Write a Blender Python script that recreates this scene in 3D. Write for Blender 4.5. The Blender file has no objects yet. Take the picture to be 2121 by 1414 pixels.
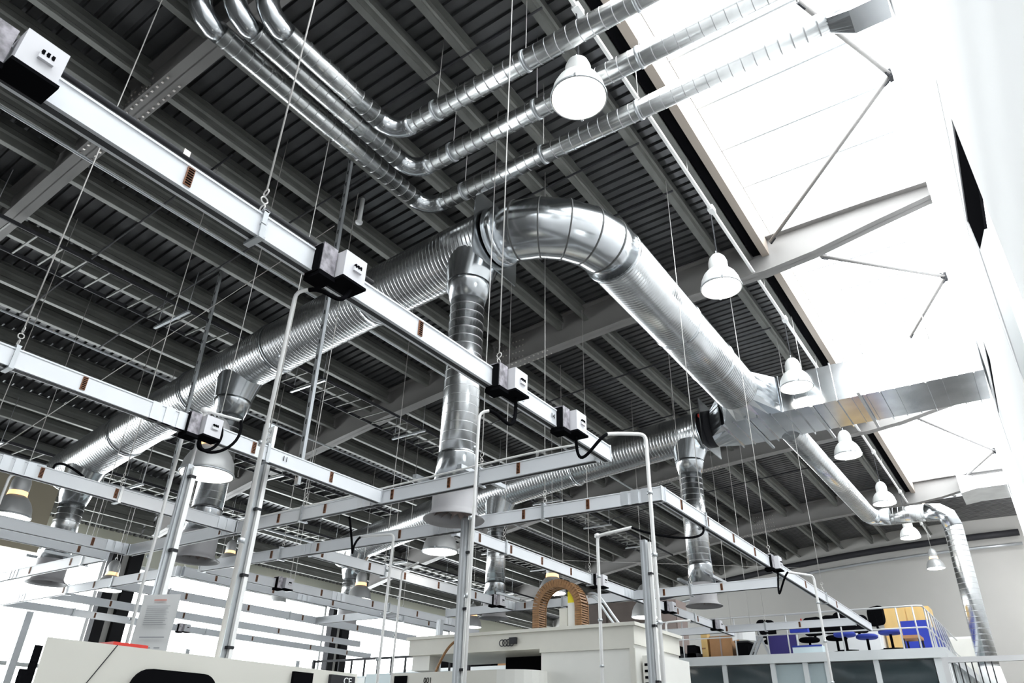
import bpy, math, random
from mathutils import Vector, Matrix
random.seed(7)
PI = math.pi
S = bpy.context.scene
COL = S.collection
V = Vector

# ------------------------------------------------------------------ camera
cam_d = bpy.data.cameras.new('camera')
cam = bpy.data.objects.new('camera', cam_d)
COL.objects.link(cam)
S.camera = cam
cam_d.sensor_fit = 'HORIZONTAL'
cam_d.sensor_width = 36.0
cam_d.lens = 1475.7 / 2121 * 36.0
cam_d.clip_start = 0.02
cam_d.clip_end = 200
cam.location = (0, 0, 1.65)
cam.rotation_mode = 'QUATERNION'
Rz = lambda a: Matrix.Rotation(a, 3, 'Z')
cam.rotation_quaternion = (Rz(-0.955245254) @ Matrix.Rotation(2.08622925, 3, 'X') @ Rz(0.0269597887)).to_quaternion()

# ------------------------------------------------------------------ world, daylight, exposure
W = bpy.data.worlds.new('overcast_sky')
S.world = W
W.use_nodes = True
wn = W.node_tree.nodes
wn['Background'].inputs[0].default_value = (0.97, 0.985, 1.0, 1)
wn['Background'].inputs[1].default_value = 7.0

def portal(name, loc, rot, sx, sy):
    d = bpy.data.lights.new(name, 'AREA')
    d.shape = 'RECTANGLE'; d.size = sx; d.size_y = sy
    d.cycles.is_portal = True
    o = bpy.data.objects.new(name, d); COL.objects.link(o)
    o.location = loc; o.rotation_euler = rot
    return o
portal('skylight_portal', (11.5, 0.77, 8.72), (0, 0, 0), 31, 2.25)
portal('window_portal', (12, 17.98, 2.9), (-PI/2, 0, 0), 30, 4.6)

S.view_settings.view_transform = 'Standard'
S.view_settings.look = 'None'
S.view_settings.gamma = 1.0
S.view_settings.use_curve_mapping = False
S.view_settings.exposure = 0.8

# ------------------------------------------------------------------ materials
def mat(name, col, rough=0.5, metal=0.0, noise=0.0, nscale=8.0, bump=0.0, emit=None, es=0.0, stretch=None, spec=None):
    m = bpy.data.materials.new(name); m.use_nodes = True
    nt = m.node_tree; b = nt.nodes['Principled BSDF']
    b.inputs['Base Color'].default_value = (*col, 1)
    b.inputs['Roughness'].default_value = rough
    b.inputs['Metallic'].default_value = metal
    if spec is not None: b.inputs['Specular IOR Level'].default_value = spec
    if noise or bump:
        tc = nt.nodes.new('ShaderNodeTexCoord')
        mp = nt.nodes.new('ShaderNodeMapping')
        nt.links.new(tc.outputs['Object'], mp.inputs['Vector'])
        if stretch: mp.inputs['Scale'].default_value = stretch
        n = nt.nodes.new('ShaderNodeTexNoise'); n.inputs['Scale'].default_value = nscale
        n.inputs['Detail'].default_value = 4
        nt.links.new(mp.outputs['Vector'], n.inputs['Vector'])
        if noise:
            r = nt.nodes.new('ShaderNodeValToRGB')
            r.color_ramp.elements[0].position = 0.3; r.color_ramp.elements[1].position = 0.7
            r.color_ramp.elements[0].color = (*[c*(1-noise) for c in col], 1)
            r.color_ramp.elements[1].color = (*[min(1, c*(1+noise*.6)) for c in col], 1)
            nt.links.new(n.outputs['Fac'], r.inputs['Fac'])
            nt.links.new(r.outputs['Color'], b.inputs['Base Color'])
        if bump:
            bp = nt.nodes.new('ShaderNodeBump'); bp.inputs['Strength'].default_value = bump
            bp.inputs['Distance'].default_value = 0.01
            nt.links.new(n.outputs['Fac'], bp.inputs['Height'])
            nt.links.new(bp.outputs['Normal'], b.inputs['Normal'])
    if emit:
        b.inputs['Emission Color'].default_value = (*emit, 1)
        b.inputs['Emission Strength'].default_value = es
    return m

M = {}
M['wall'] = mat('painted_wall', (.44, .43, .41), .8, noise=.05, nscale=.6)
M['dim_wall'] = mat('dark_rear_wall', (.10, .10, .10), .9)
M['white_wall'] = mat('white_plaster', (.92, .92, .93), .8, noise=.02, nscale=1.0)
M['beige_wall'] = mat('beige_panel', (.42, .37, .28), .8, noise=.06, nscale=.8)
M['floor'] = mat('concrete_floor', (.08, .08, .08), .6, noise=.2, nscale=.7)
M['deck'] = mat('corrugated_deck', (.15, .15, .155), .33, .6, noise=.15, nscale=3)
M['purlin'] = mat('galvanised_purlin', (.17, .172, .16), .5, .3, noise=.15, nscale=4)
M['girder'] = mat('grey_painted_girder', (.22, .21, .205), .55, noise=.05, nscale=2)
M['kerb'] = mat('beige_flashing', (.34, .29, .25), .6)
M['black'] = mat('black_rubber', (.006, .006, .007), .95, spec=0.0)
M['dark'] = mat('dark_steel', (.03, .03, .034), .6, .1, spec=.2)
M['duct'] = mat('galvanised_duct', (.66, .67, .68), .25, 1.0, noise=.10, nscale=5)
M['duct2'] = mat('sheet_steel', (.60, .62, .64), .20, 1.0, noise=.2, nscale=2.5, bump=.03)
M['smallduct'] = mat('spiral_pipe', (.66, .67, .67), .27, 1.0, noise=.1, nscale=6)
M['pseam'] = mat('pipe_seam', (.50, .50, .51), .35, 1.0)
M['seam'] = mat('dark_seam', (.12, .12, .12), .5, .6)
M['rail'] = mat('white_busbar', (.70, .715, .745), .42, noise=.03, nscale=3)
M['railend'] = mat('rail_splice', (.66, .68, .71), .35, .4)
M['copper'] = mat('brown_contact', (.22, .085, .035), .5)
M['white'] = mat('white_plastic', (.82, .82, .82), .4)
M['box'] = mat('light_grey_plastic', (.66, .65, .68), .4)
M['clear'] = mat('smoked_cover', (.35, .33, .36), .15, .2, noise=.5, nscale=30)
M['strut'] = mat('aluminium_strut', (.50, .52, .54), .38, .6, noise=.05, nscale=6)
M['conduit'] = mat('white_conduit', (.80, .79, .78), .4)
M['wire'] = mat('steel_wire', (.60, .58, .56), .4, .3)
M['shade'] = mat('white_lamp_shade', (.80, .80, .79), .35)
M['drum'] = mat('pale_grey_drum', (.36, .35, .36), .5)
M['shade2'] = mat('grey_lamp_shade', (.42, .42, .42), .4, .3)
M['lens'] = mat('lamp_lens', (1, 1, 1), .4, emit=(1, .96, .88), es=5)
M['glow'] = mat('lamp_glow_ring', (1, .8, .5), .4, emit=(1, .50, .20), es=1.1)
M['machine'] = mat('cream_machine_paint', (.66, .64, .58), .45, noise=.04, nscale=3)
M['machine2'] = mat('white_machine_paint', (.74, .73, .69), .45, noise=.04, nscale=3)
M['yellow'] = mat('yellow_paint', (.85, .72, .02), .5)
M['red'] = mat('red_plastic', (.55, .03, .02), .5)
M['chain'] = mat('brown_cable_chain', (.27, .14, .06), .45, noise=.3, nscale=25)
M['paper'] = mat('paper_sheet', (.80, .80, .80), .8)
M['ink'] = mat('print_ink', (.35, .35, .38), .8)
M['redink'] = mat('red_print', (.75, .35, .30), .8)
M['frame'] = mat('pale_window_frame', (.62, .64, .65), .5)
M['officeglass'] = mat('dark_office_glass', (.03, .045, .05), .06, .0, spec=.9)
M['paleglass'] = mat('pale_office_glass', (.38, .45, .47), .15, spec=.8)
M['railing'] = mat('grey_handrail', (.60, .60, .61), .4, .3)
M['wood'] = mat('light_wood', (.78, .52, .20), .5, noise=.1, nscale=4, stretch=(1, 1, .15))
M['blue'] = mat('blue_panel', (.02, .045, .42), .6)
M['navy'] = mat('navy_board', (.04, .03, .18), .7)
M['card'] = mat('cardboard', (.42, .22, .10), .8, noise=.1, nscale=4)
M['brown'] = mat('brown_cabinet', (.10, .075, .065), .6, noise=.2, nscale=3)
M['taupe'] = mat('taupe_cabinet', (.33, .26, .24), .6)
M['bluechair'] = mat('blue_fabric', (.02, .04, .30), .8)
M['cream'] = mat('cream_cladding', (.66, .66, .56), .7)
M['column'] = mat('dark_column_steel', (.02, .02, .022), .8, spec=.1)
M['paleblue'] = mat('pale_blue_cabinet', (.62, .72, .75), .5)
M['bolt'] = mat('bolt_head', (.62, .58, .55), .4, .6)
M['orange'] = mat('orange_light_streak', (.5, .2, .08), .5)
gm = bpy.data.materials.new('clear_glazing'); gm.use_nodes = True
nt = gm.node_tree; nt.nodes.remove(nt.nodes['Principled BSDF'])
tr = nt.nodes.new('ShaderNodeBsdfTransparent'); tr.inputs[0].default_value = (.96, .98, .98, 1)
gl = nt.nodes.new('ShaderNodeBsdfGlossy'); gl.inputs['Roughness'].default_value = .05
mx = nt.nodes.new('ShaderNodeMixShader'); mx.inputs[0].default_value = .04
nt.links.new(tr.outputs[0], mx.inputs[1]); nt.links.new(gl.outputs[0], mx.inputs[2])
nt.links.new(mx.outputs[0], nt.nodes['Material Output'].inputs[0])
M['glass'] = gm

# ------------------------------------------------------------------ mesh builder (world coordinates)
class MB:
    def __init__(s):
        s.v = []; s.f = []; s.m = []; s.sm = []; s.cur = 0; s.starts = []
    def add(s, vs, fs, smooth=False):
        o = len(s.v); s.starts.append((o, len(s.f))); s.v += [tuple(v) for v in vs]
        for f in fs:
            s.f.append(tuple(i+o for i in f)); s.m.append(s.cur); s.sm.append(smooth)
        return s
    def box(s, x0, y0, z0, x1, y1, z1):
        if x0 > x1: x0, x1 = x1, x0
        if y0 > y1: y0, y1 = y1, y0
        if z0 > z1: z0, z1 = z1, z0
        return s.add([(x0,y0,z0),(x1,y0,z0),(x1,y1,z0),(x0,y1,z0),(x0,y0,z1),(x1,y0,z1),(x1,y1,z1),(x0,y1,z1)],
                     [(0,3,2,1),(4,5,6,7),(0,1,5,4),(1,2,6,5),(2,3,7,6),(3,0,4,7)])
    def cbox(s, c, d):
        return s.box(c[0]-d[0]/2, c[1]-d[1]/2, c[2]-d[2]/2, c[0]+d[0]/2, c[1]+d[1]/2, c[2]+d[2]/2)
    def beam(s, p, q, w, h, up=(0,0,1)):
        p = V(p); q = V(q); t = (q-p).normalized(); up = V(up)
        r = t.cross(up)
        if r.length < 1e-4: r = t.cross(V((1,0,0)))
        r.normalize(); u = r.cross(t)
        vs = []
        for e in (p, q):
            for a, b in ((-1,-1),(1,-1),(1,1),(-1,1)):
                vs.append(e + r*a*w/2 + u*b*h/2)
        return s.add(vs, [(3,2,1,0),(4,5,6,7),(0,1,5,4),(1,2,6,5),(2,3,7,6),(3,0,4,7)])
    def prism(s, poly, axis, a, b):
        n = len(poly); vs = []
        for t in (a, b):
            for p in poly:
                if axis == 0: vs.append((t, p[0], p[1]))
                elif axis == 1: vs.append((p[0], t, p[1]))
                else: vs.append((p[0], p[1], t))
        fs = [tuple(range(n-1, -1, -1)), tuple(range(n, 2*n))]
        for i in range(n):
            j = (i+1) % n; fs.append((i, j, n+j, n+i))
        return s.add(vs, fs)
    def tube(s, path, r, n=12, cap=True, smooth=True):
        P = [V(p) for p in path]; k = len(P)
        R = r if isinstance(r, (list, tuple)) else [r]*k
        T = []
        for i in range(k):
            j = i-1
            while j >= 0 and (P[i]-P[j]).length < 1e-6: j -= 1
            l = i+1
            while l < k and (P[l]-P[i]).length < 1e-6: l += 1
            t = V((0,0,0))
            if j >= 0: t = t+(P[i]-P[j]).normalized()
            if l < k: t = t+(P[l]-P[i]).normalized()
            T.append(t.normalized() if t.length > 1e-6 else V((0,0,1)))
        ref = V((0,0,1)) if abs(T[0].z) < .9 else V((1,0,0))
        u = T[0].cross(ref).normalized()
        vs = []
        for i in range(k):
            u = (u - T[i]*u.dot(T[i])).normalized(); w = T[i].cross(u)
            sc = 1.0
            for j in range(n):
                a = 2*PI*j/n
                vs.append(P[i] + (u*math.cos(a) + w*math.sin(a))*R[i])
        fs = []
        for i in range(k-1):
            for j in range(n):
                jj = (j+1) % n
                fs.append((i*n+j, i*n+jj, (i+1)*n+jj, (i+1)*n+j))
        s.add(vs, fs, smooth)
        if cap:
            o = len(s.v) - len(vs)
            s.f.append(tuple(o+j for j in range(n-1, -1, -1))); s.m.append(s.cur); s.sm.append(False)
            s.f.append(tuple(o+(k-1)*n+j for j in range(n))); s.m.append(s.cur); s.sm.append(False)
        return s
    def lathe(s, c, prof, n=24, smooth=True, cap=False):
        vs = []; k = len(prof)
        for r, z in prof:
            for j in range(n):
                a = 2*PI*j/n; vs.append((c[0]+r*math.cos(a), c[1]+r*math.sin(a), c[2]+z))
        fs = []
        for i in range(k-1):
            for j in range(n):
                jj = (j+1) % n
                fs.append((i*n+j, i*n+jj, (i+1)*n+jj, (i+1)*n+j))
        s.add(vs, fs, smooth)
        if cap:
            o = len(s.v)-len(vs)
            s.f.append(tuple(o+j for j in range(n-1, -1, -1))); s.m.append(s.cur); s.sm.append(False)
            s.f.append(tuple(o+(k-1)*n+j for j in range(n))); s.m.append(s.cur); s.sm.append(False)
        return s
    def each(s, name, mats, parent, k=1):
        # one object for every k shapes added
        out = []; st = s.starts+[(len(s.v), len(s.f))]
        for i in range(0, len(s.starts), k):
            v0, f0 = st[i]; v1, f1 = st[min(i+k, len(s.starts))]
            m = MB(); m.v = s.v[v0:v1]; m.f = [tuple(j-v0 for j in f) for f in s.f[f0:f1]]; m.m = s.m[f0:f1]; m.sm = s.sm[f0:f1]
            out.append(m.build(name, mats, parent))
        return out
    def build(s, name, mats, parent=None, org=None):
        if not isinstance(mats, (list, tuple)): mats = [mats]
        o_ = V(org) if org is not None else V((0,0,0))
        if parent is not None: o_ = V(parent.get('_o', (0,0,0)))
        me = bpy.data.meshes.new(name)
        me.from_pydata([tuple(V(v)-o_) for v in s.v], [], s.f)
        for m in mats: me.materials.append(m)
        me.polygons.foreach_set('material_index', s.m)
        me.polygons.foreach_set('use_smooth', s.sm)
        me.update()
        ob = bpy.data.objects.new(name, me); COL.objects.link(ob)
        if parent is not None:
            ob.parent = parent; ob['_o'] = tuple(o_)
        else:
            ob.location = o_; ob['_o'] = tuple(o_)
        return ob

def thing(name, label, cat, loc=(0,0,0), group=None):
    o = bpy.data.objects.new(name, None); COL.objects.link(o)
    o.empty_display_size = .1
    o.location = loc; o['_o'] = tuple(loc)
    o['label'] = label; o['category'] = cat
    if group: o['group'] = group
    return o
def tag(o, label, cat, group=None):
    o['label'] = label; o['category'] = cat
    if group: o['group'] = group
    return o
def struct(o):
    o['kind'] = 'structure'; return o
def kids(o): return [c for c in bpy.data.objects if c.parent is o]
def copy_tree(root, loc, label, group=None, scale=None, rotz=None):
    r = root.copy(); COL.objects.link(r); r.location = loc; r['label'] = label
    if scale: r.scale = scale
    if rotz is not None: r.rotation_euler = (0, 0, rotz)
    if group: r['group'] = group
    for ch in kids(root):
        c = ch.copy(); COL.objects.link(c); c.parent = r
        for g in kids(ch):
            d = g.copy(); COL.objects.link(d); d.parent = c
    return r
def arc(c, r, a0, a1, n, plane='XY'):
    out = []
    for i in range(n+1):
        a = a0+(a1-a0)*i/n; x, y = r*math.cos(a), r*math.sin(a)
        if plane == 'XY': out.append((c[0]+x, c[1]+y, c[2]))
        elif plane == 'XZ': out.append((c[0]+x, c[1], c[2]+y))
        else: out.append((c[0], c[1]+x, c[2]+y))
    return out
def bez(p0, p1, p2, p3, n=16):
    p0, p1, p2, p3 = map(V, (p0, p1, p2, p3)); out = []
    for i in range(n+1):
        t = i/n; out.append(p0*(1-t)**3 + p1*3*t*(1-t)**2 + p2*3*t*t*(1-t) + p3*t**3)
    return out
def text(name, body, size, mtx, m, parent, ext=.001):
    c = bpy.data.curves.new(name, 'FONT'); c.body = body; c.size = size; c.extrude = ext
    c.align_x = 'CENTER'; c.align_y = 'CENTER'
    o = bpy.data.objects.new(name, c); COL.objects.link(o)
    dg = bpy.context.evaluated_depsgraph_get(); dg.update()
    me = bpy.data.meshes.new_from_object(o.evaluated_get(dg))
    bpy.data.objects.remove(o)
    me.materials.clear(); me.materials.append(m)
    ob = bpy.data.objects.new(name, me); COL.objects.link(ob)
    o_ = V(parent.get('_o', (0,0,0)))
    ob.parent = parent
    ob.matrix_local = Matrix.Translation(-o_) @ mtx
    return ob
FACE_NY = lambda x, y, z: Matrix.Translation((x, y, z)) @ Matrix.Rotation(PI/2, 4, 'X')
FACE_NX = lambda x, y, z: Matrix.Translation((x, y, z)) @ Matrix.Rotation(-PI/2, 4, 'Z') @ Matrix.Rotation(PI/2, 4, 'X')

ORD = ['first','second','third','fourth','fifth','sixth','seventh','eighth','ninth','tenth','eleventh','twelfth','thirteenth',
       'fourteenth','fifteenth','sixteenth','seventeenth','eighteenth','nineteenth','twentieth','twenty-first','twenty-second','twenty-third','twenty-fourth']

def under(y): return 7.7 - .0075*y*y            # underside of the arched girders
DECK = .6
XG = [2.1, 9.0, 16.0, 22.0]                     # girder lines
XE = 27.0; YF = 17.8; YW = -.35; X0 = -4.0

# ------------------------------------------------------------------ setting
b = MB().box(X0, -1.5, -.1, XE+.2, YF+.3, 0); struct(b.build('floor', M['floor']))
# ceiling: arched trapezoidal sheet
b = MB(); ys = [2.0+(YF-2.0)*i/14 for i in range(15)]
pit = .15; nr = int((XE-X0)/pit)+1; prof = []
for i in range(nr):
    x = X0+i*pit
    prof += [(x, 0), (x+.098, 0), (x+.108, .04), (x+.140, .04)]
vs = []; n = len(prof)
for y in ys:
    for x, dz in prof: vs.append((x, y, under(y)+DECK+dz))
fs = [(i*n+j, (i+1)*n+j, (i+1)*n+j+1, i*n+j+1) for i in range(len(ys)-1) for j in range(n-1)]
b.add(vs, fs)
vs2 = []
for y in ys:
    for x in (X0, XE): vs2.append((x, y, under(y)+DECK+.16))
b.add(vs2, [(2*i, 2*i+1, 2*i+3, 2*i+2) for i in range(len(ys)-1)])
struct(b.build('ceiling', M['deck']))

b = MB()     # end wall with arched head
pts = [(-1.5, 0), (YF+.2, 0)] + [(y, under(max(y, 0))+DECK+.1) for y in [YF+.2]+[YF-i*1.5 for i in range(0, 12)]] + [(-1.5, 8.7)]
b.prism(pts, 0, XE, XE+.2); struct(b.build('wall_end', M['wall']))
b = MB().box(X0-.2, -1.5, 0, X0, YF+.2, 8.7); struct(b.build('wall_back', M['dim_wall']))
# right wall, next to the skylight, with two deep clerestory recesses
b = MB()
xs = [X0, 3.70, 5.45, 8.85, 12.0, 24.0]
def wpanel(x0, x1, z0, z1): b.box(x0, YW-.25, z0, x1, YW, z1)
wpanel(xs[0], xs[1], 0, 8.6); wpanel(xs[2], xs[3], 0, 8.6); wpanel(xs[4], xs[5], 3.2, 8.6)
wpanel(xs[1], xs[2], 0, 3.2); wpanel(xs[1], xs[2], 5.08, 8.6)
wpanel(xs[3], xs[4], 3.2, 5.45); wpanel(xs[3], xs[4], 6.12, 8.6)
struct(b.build('wall_right', M['white_wall']))
b = MB().box(24.0, -1.5, 0, XE, -1.3, 8.6).box(X0, -1.5, 0, 24, -1.35, 3.2); struct(b.build('wall_side', M['wall']))
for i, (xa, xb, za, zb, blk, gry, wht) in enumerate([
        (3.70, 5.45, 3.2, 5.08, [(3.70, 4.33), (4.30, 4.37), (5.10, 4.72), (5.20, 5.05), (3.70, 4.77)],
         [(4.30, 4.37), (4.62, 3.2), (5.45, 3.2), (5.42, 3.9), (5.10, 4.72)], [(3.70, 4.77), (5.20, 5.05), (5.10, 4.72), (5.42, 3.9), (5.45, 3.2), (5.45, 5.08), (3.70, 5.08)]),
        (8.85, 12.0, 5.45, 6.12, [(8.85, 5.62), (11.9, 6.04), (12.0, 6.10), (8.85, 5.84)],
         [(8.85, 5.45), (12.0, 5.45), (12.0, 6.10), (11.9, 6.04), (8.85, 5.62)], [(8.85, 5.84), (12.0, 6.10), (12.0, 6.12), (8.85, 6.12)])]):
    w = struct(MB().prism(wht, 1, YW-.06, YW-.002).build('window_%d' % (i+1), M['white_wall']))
    MB().prism(blk, 1, YW-.025, YW-.01).build('recess_shade_panel', M['black'], w)  # flat black panel standing for the shade inside the opening
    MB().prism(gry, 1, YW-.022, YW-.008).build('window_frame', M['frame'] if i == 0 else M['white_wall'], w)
    MB().box(xa, YW-.20, za, xb, YW-.19, zb).build('window_pane', M['glass'], w)
# far wall: low spandrel, glazing between columns, cream strip under the eaves
b = MB().box(X0, YF, 0, XE, YF+.2, .9); b.cur = 1; b.box(X0, YF, 5.28, XE, YF+.2, 6.3)
struct(b.build('wall_far', [M['wall'], M['cream']]))
b = MB().box(X0, 15.95, 4.75, 6.45, 16.05, 6.38); struct(b.build('wall_left', M['beige_wall']))
k = 3
for xa, xb in ((X0, 2.1), (2.1, 8.75), (9.3, 15.75), (16.3, 21.75), (22.3, XE)):
    w = struct(MB().box(xa, YF+.02, .9, xb, YF+.1, .98).box(xa, YF+.02, 5.2, xb, YF+.1, 5.28)
               .box(xa, YF+.02, .9, xa+.08, YF+.1, 5.28).box(xb-.08, YF+.02, .9, xb, YF+.1, 5.28)
               .box(xa, YF+.02, 2.85, xb, YF+.08, 2.93).build('window_%d' % k, M['frame']))
    MB().box(xa, YF+.05, .95, xb, YF+.06, 5.25).build('window_pane', M['glass'], w)
    k += 1
# skylight: kerb, glazing with thin joints
b = MB().box(X0, 1.80, 7.97, 24.6, 1.90, 8.62); struct(b.build('trim_1', M['kerb']))
b = MB().box(X0, 1.90, 8.02, 24.6, 2.03, 8.35); struct(b.build('kerb_gap_shade', M['black']))  # black strip painting the shade in the gap between kerb and purlin
b = MB()
for i in range(20): b.box(24.0+.15*i, -1.4, 8.26, 24.1+.15*i, 2.0, 8.30)
b.box(24.0, -1.4, 8.30, XE, 2.0, 8.4); struct(b.build('trim_3', M['deck']))
w = struct(MB().box(X0, 1.80, 8.575, 24.6, 1.815, 8.605).box(X0, YW, 8.58, 24.6, YW+.02, 8.61).build('window_%d' % k, M['frame']))
b = MB()
for i in range(-12, 22):
    x = 6.40+.855*i
    if X0 < x < 24.5: b.box(x-.015, YW+.08, 8.585, x+.015, 1.80, 8.60)
b.build('glazing_joints', M['railend'], w)
MB().box(X0, YW, 8.62, 24.6, 1.80, 8.63).build('skylight_pane', M['glass'], w)

# ------------------------------------------------------------------ steel frame
gird_lab = ['grey steel roof girder with bolted splice crossing above the long white busbar',
            'grey steel roof girder whose tapered end crosses the skylight beyond the big duct elbow',
            'grey steel roof girder running behind the rectangular duct across the skylight',
            'farthest grey steel roof girder near the arched end wall']
for gi, xg in enumerate(XG):
    g = thing('roof_girder', gird_lab[gi], 'girder', (xg, 8, 7.0), 'arched roof girders')
    st = [(-.33, 8.03, 8.27), (.4, 7.90, 8.28), (1.2, 7.74, 8.27), (1.9, 7.665, 8.25)]
    st += [(2.0+i*1.2, under(2.0+i*1.2), under(2.0+i*1.2)+.585) for i in range(14)]
    st = [s for s in st if s[0] < 17.6]
    web = MB(); fl = MB(); tf = MB()
    for (ya, ba, ta), (yb, bb, tb) in zip(st[:-1], st[1:]):
        def hexa(m, w, a0, a1, b0, b1):
            m.add([(xg-w,ya,a0),(xg+w,ya,a0),(xg+w,ya,a1),(xg-w,ya,a1),(xg-w,yb,b0),(xg+w,yb,b0),(xg+w,yb,b1),(xg-w,yb,b1)],
                  [(0,1,2,3),(7,6,5,4),(0,4,5,1),(1,5,6,2),(2,6,7,3),(3,7,4,0)])
        hexa(web, .008, ba, ta, bb, tb); hexa(fl, .10, ba, ba+.02, bb, bb+.02); hexa(tf, .10, ta-.02, ta, tb-.02, tb)
    web.build('web', M['girder'], g); fl.build('bottom_flange', M['girder'], g); tf.build('top_flange', M['girder'], g)
    bl = MB()
    yc = (6.6, 6.4, 6.0, 6.0)[gi]
    for j in range(-9, 10):
        y = yc+j*.09
        if j == 0: continue
        for sx in (-.065, .065): bl.cbox((xg+sx, y, under(y)-.006), (.022, .022, .014))
    for j in range(-4, 5):
        if j == 0: continue
        for r_ in range(4):
            bl.cbox((xg-.014, yc+j*.07, under(yc)+.13+r_*.11), (.012, .022, .022))
    bl.build('splice_bolts', M['bolt'], g)['kind'] = 'stuff'
    if xg < 20:
        c = thing('steel_column', ['dark steel column carrying the nearest girder at the left edge', 'dark twin steel column standing against the left windows behind the lamps',
              'dark steel column between two window bays above the small black fan'][gi], 'column', (xg, 17.5, 0), 'columns along the window wall')
        MB().box(xg-.34, 17.40, 0, xg-.10, 17.62, 5.6).build('flange', M['column'], c)
        MB().box(xg+.10, 17.40, 0, xg+.40, 17.62, 5.6).build('flange', M['column'], c)
        MB().box(xg-.10, 17.52, 0, xg+.10, 17.60, 5.6).build('web', M['wall'], c)

# purlins in pairs, one length per bay
bays = [(X0, 2.09), (2.11, 8.99), (9.01, 15.99), (16.01, 21.99), (22.01, XE)]
bayname = ['bay at left edge', 'bay above the ducts', 'bay beyond the tapered girder', 'bay beyond the rectangular duct', 'bay at the end wall']
def sheet(m, pl, t, xa, xb):
    for (ya, za), (yb, zb) in zip(pl[:-1], pl[1:]):
        d = V((yb-ya, zb-za)).normalized(); nn = V((-d.y, d.x))*t/2
        m.prism([(ya-nn.x, za-nn.y), (yb-nn.x, zb-nn.y), (yb+nn.x, zb+nn.y), (ya+nn.x, za+nn.y)], 0, xa, xb)
py = []
for kk in range(11): py += [(1.95 if kk else 2.12)+1.465*kk, (2.38 if kk else 2.46)+1.465*kk]
py = [y for y in py if y < 17.6]
for bi, (xa, xb) in enumerate(bays):
    protos = {}
    for sgn in (-1, 1):
        m = MB()
        pl = [(sgn*.075, .025), (sgn*.075, 0), (0, 0), (0, .10), (-sgn*.02, .125), (-sgn*.02, .19), (0, .215), (0, .285), (sgn*.075, .285)]
        sheet(m, pl, .008, xa+.015, xb-.015)
        protos[sgn] = m
    used = {}
    for pi_, y in enumerate(py):
        sgn = -1 if pi_ % 2 == 0 else 1
        lab = 'galvanised roof purlin, %s from the skylight, %s' % (ORD[pi_], bayname[bi])
        if sgn not in used:
            o = protos[sgn].build('roof_purlin', M['purlin'])
            used[sgn] = o
        else:
            o = used[sgn].copy(); COL.objects.link(o)
        o.location = (0, y, under(y)+.305)
        tag(o, lab, 'purlin', 'roof purlins')
# sag rods and angle struts between the purlins
for i, (x, ya, yb) in enumerate([(3.75, 2.4, 5.4), (5.9, 2.4, 8.3), (6.9, 2.4, 5.0), (4.4, 5.4, 11.2), (11.0, 2.4, 8.3), (13.2, 2.4, 8.3), (3.2, 6.4, 11.2), (18.2, 2.4, 9.8)]):
    m = MB()
    nn = 8
    m.tube([(x, ya+(yb-ya)*j/nn, under(ya+(yb-ya)*j/nn)+.27) for j in range(nn+1)], .014, 6)
    tag(m.build('tie_rod', M['dark']), 'thin dark tie rod under the purlins, %s' % ['crossing nearest the camera above the small ducts', 'left of the big duct elbow', 'right above the big duct elbow',
        'left of the vertical chain under the long busbar', 'behind the sloping spiral duct', 'above the rectangular duct', 'left of the hanging metal channel', 'beyond the rectangular duct near the lamps'][i], 'rod', 'tie rods')
# skylight bracing
def brace(name, label, pts, r=.028):
    t = thing(name, label, 'brace', pts[1], 'skylight braces')
    for a, c in zip(pts[:-1], pts[1:]):
        MB().tube([a, c], r, 10).build('rod', M['girder'], t)
        d = (V(c)-V(a)).normalized()
        MB().beam(V(a), V(a)+d*.12, .02, .09).beam(V(c)-d*.12, V(c), .02, .09).each('end_plate', M['dark'], t)
    MB().box(pts[1][0]-.05, pts[1][1]-.02, pts[1][2]-.06, pts[1][0]+.05, pts[1][1]+.02, pts[1][2]+.06).build('node_plate', M['dark'], t)
    return t
brace('skylight_brace', 'grey V-shaped rod brace under the skylight above the tapered girder', [(8.85, 1.72, 8.08), (6.93, -.27, 8.38), (5.3, .34, 8.25)])
brace('skylight_brace', 'grey V-shaped rod brace under the skylight above the rectangular duct', [(9.4, 1.18, 7.95), (11.5, -.26, 8.28), (13.1, .51, 8.2)])
brace('skylight_brace', 'pale rod brace under the skylight below the rectangular duct', [(16.2, 1.05, 7.95), (20.2, -.27, 8.2), (21.9, .5, 8.2)])
brace('skylight_brace', 'small dark diagonal brace at the far end of the skylight', [(22.0, 1.7, 8.0), (24.6, .75, 8.4), (24.62, .74, 8.4)])

# ------------------------------------------------------------------ ducts
def ribbed(path, r, pitch, rib, n=32, m=None, seam=False):
    # plain tube with a small raised spiral seam every pitch
    P = [V(p) for p in path]; L = [0]
    for a, c in zip(P[:-1], P[1:]): L.append(L[-1]+(c-a).length)
    def at(s):
        s = max(0, min(L[-1], s))
        for i in range(len(P)-1):
            if s <= L[i+1] or i == len(P)-2:
                t = (s-L[i])/(L[i+1]-L[i]); return P[i].lerp(P[i+1], t)
    m = m or MB(); m.cur = 0
    m.tube(path, r, n)
    w = .005 if seam else min(pitch*.2, .012)
    for i in range(1, int(L[-1]/pitch)+1):
        s = i*pitch
        if s+w > L[-1]: break
        if seam: m.cur = 1
        m.tube([at(s-w), at(s-w*.3), at(s+w*.3), at(s+w)], [r-.001, r+rib, r+rib, r-.001], n, cap=False)
    return m
R1 = .345
def d1z(y): return 6.83-.0084*y*y
def d2z(y): return 6.72-.0075*y*y
def ring(c, t, r, w=.03, h=.014, n=32):
    c = V(c); t = V(t).normalized()
    return MB().tube([c-t*w/2, c-t*w/2, c+t*w/2, c+t*w/2], [r*.98, r+h, r+h, r*.98], n, cap=False)

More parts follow.
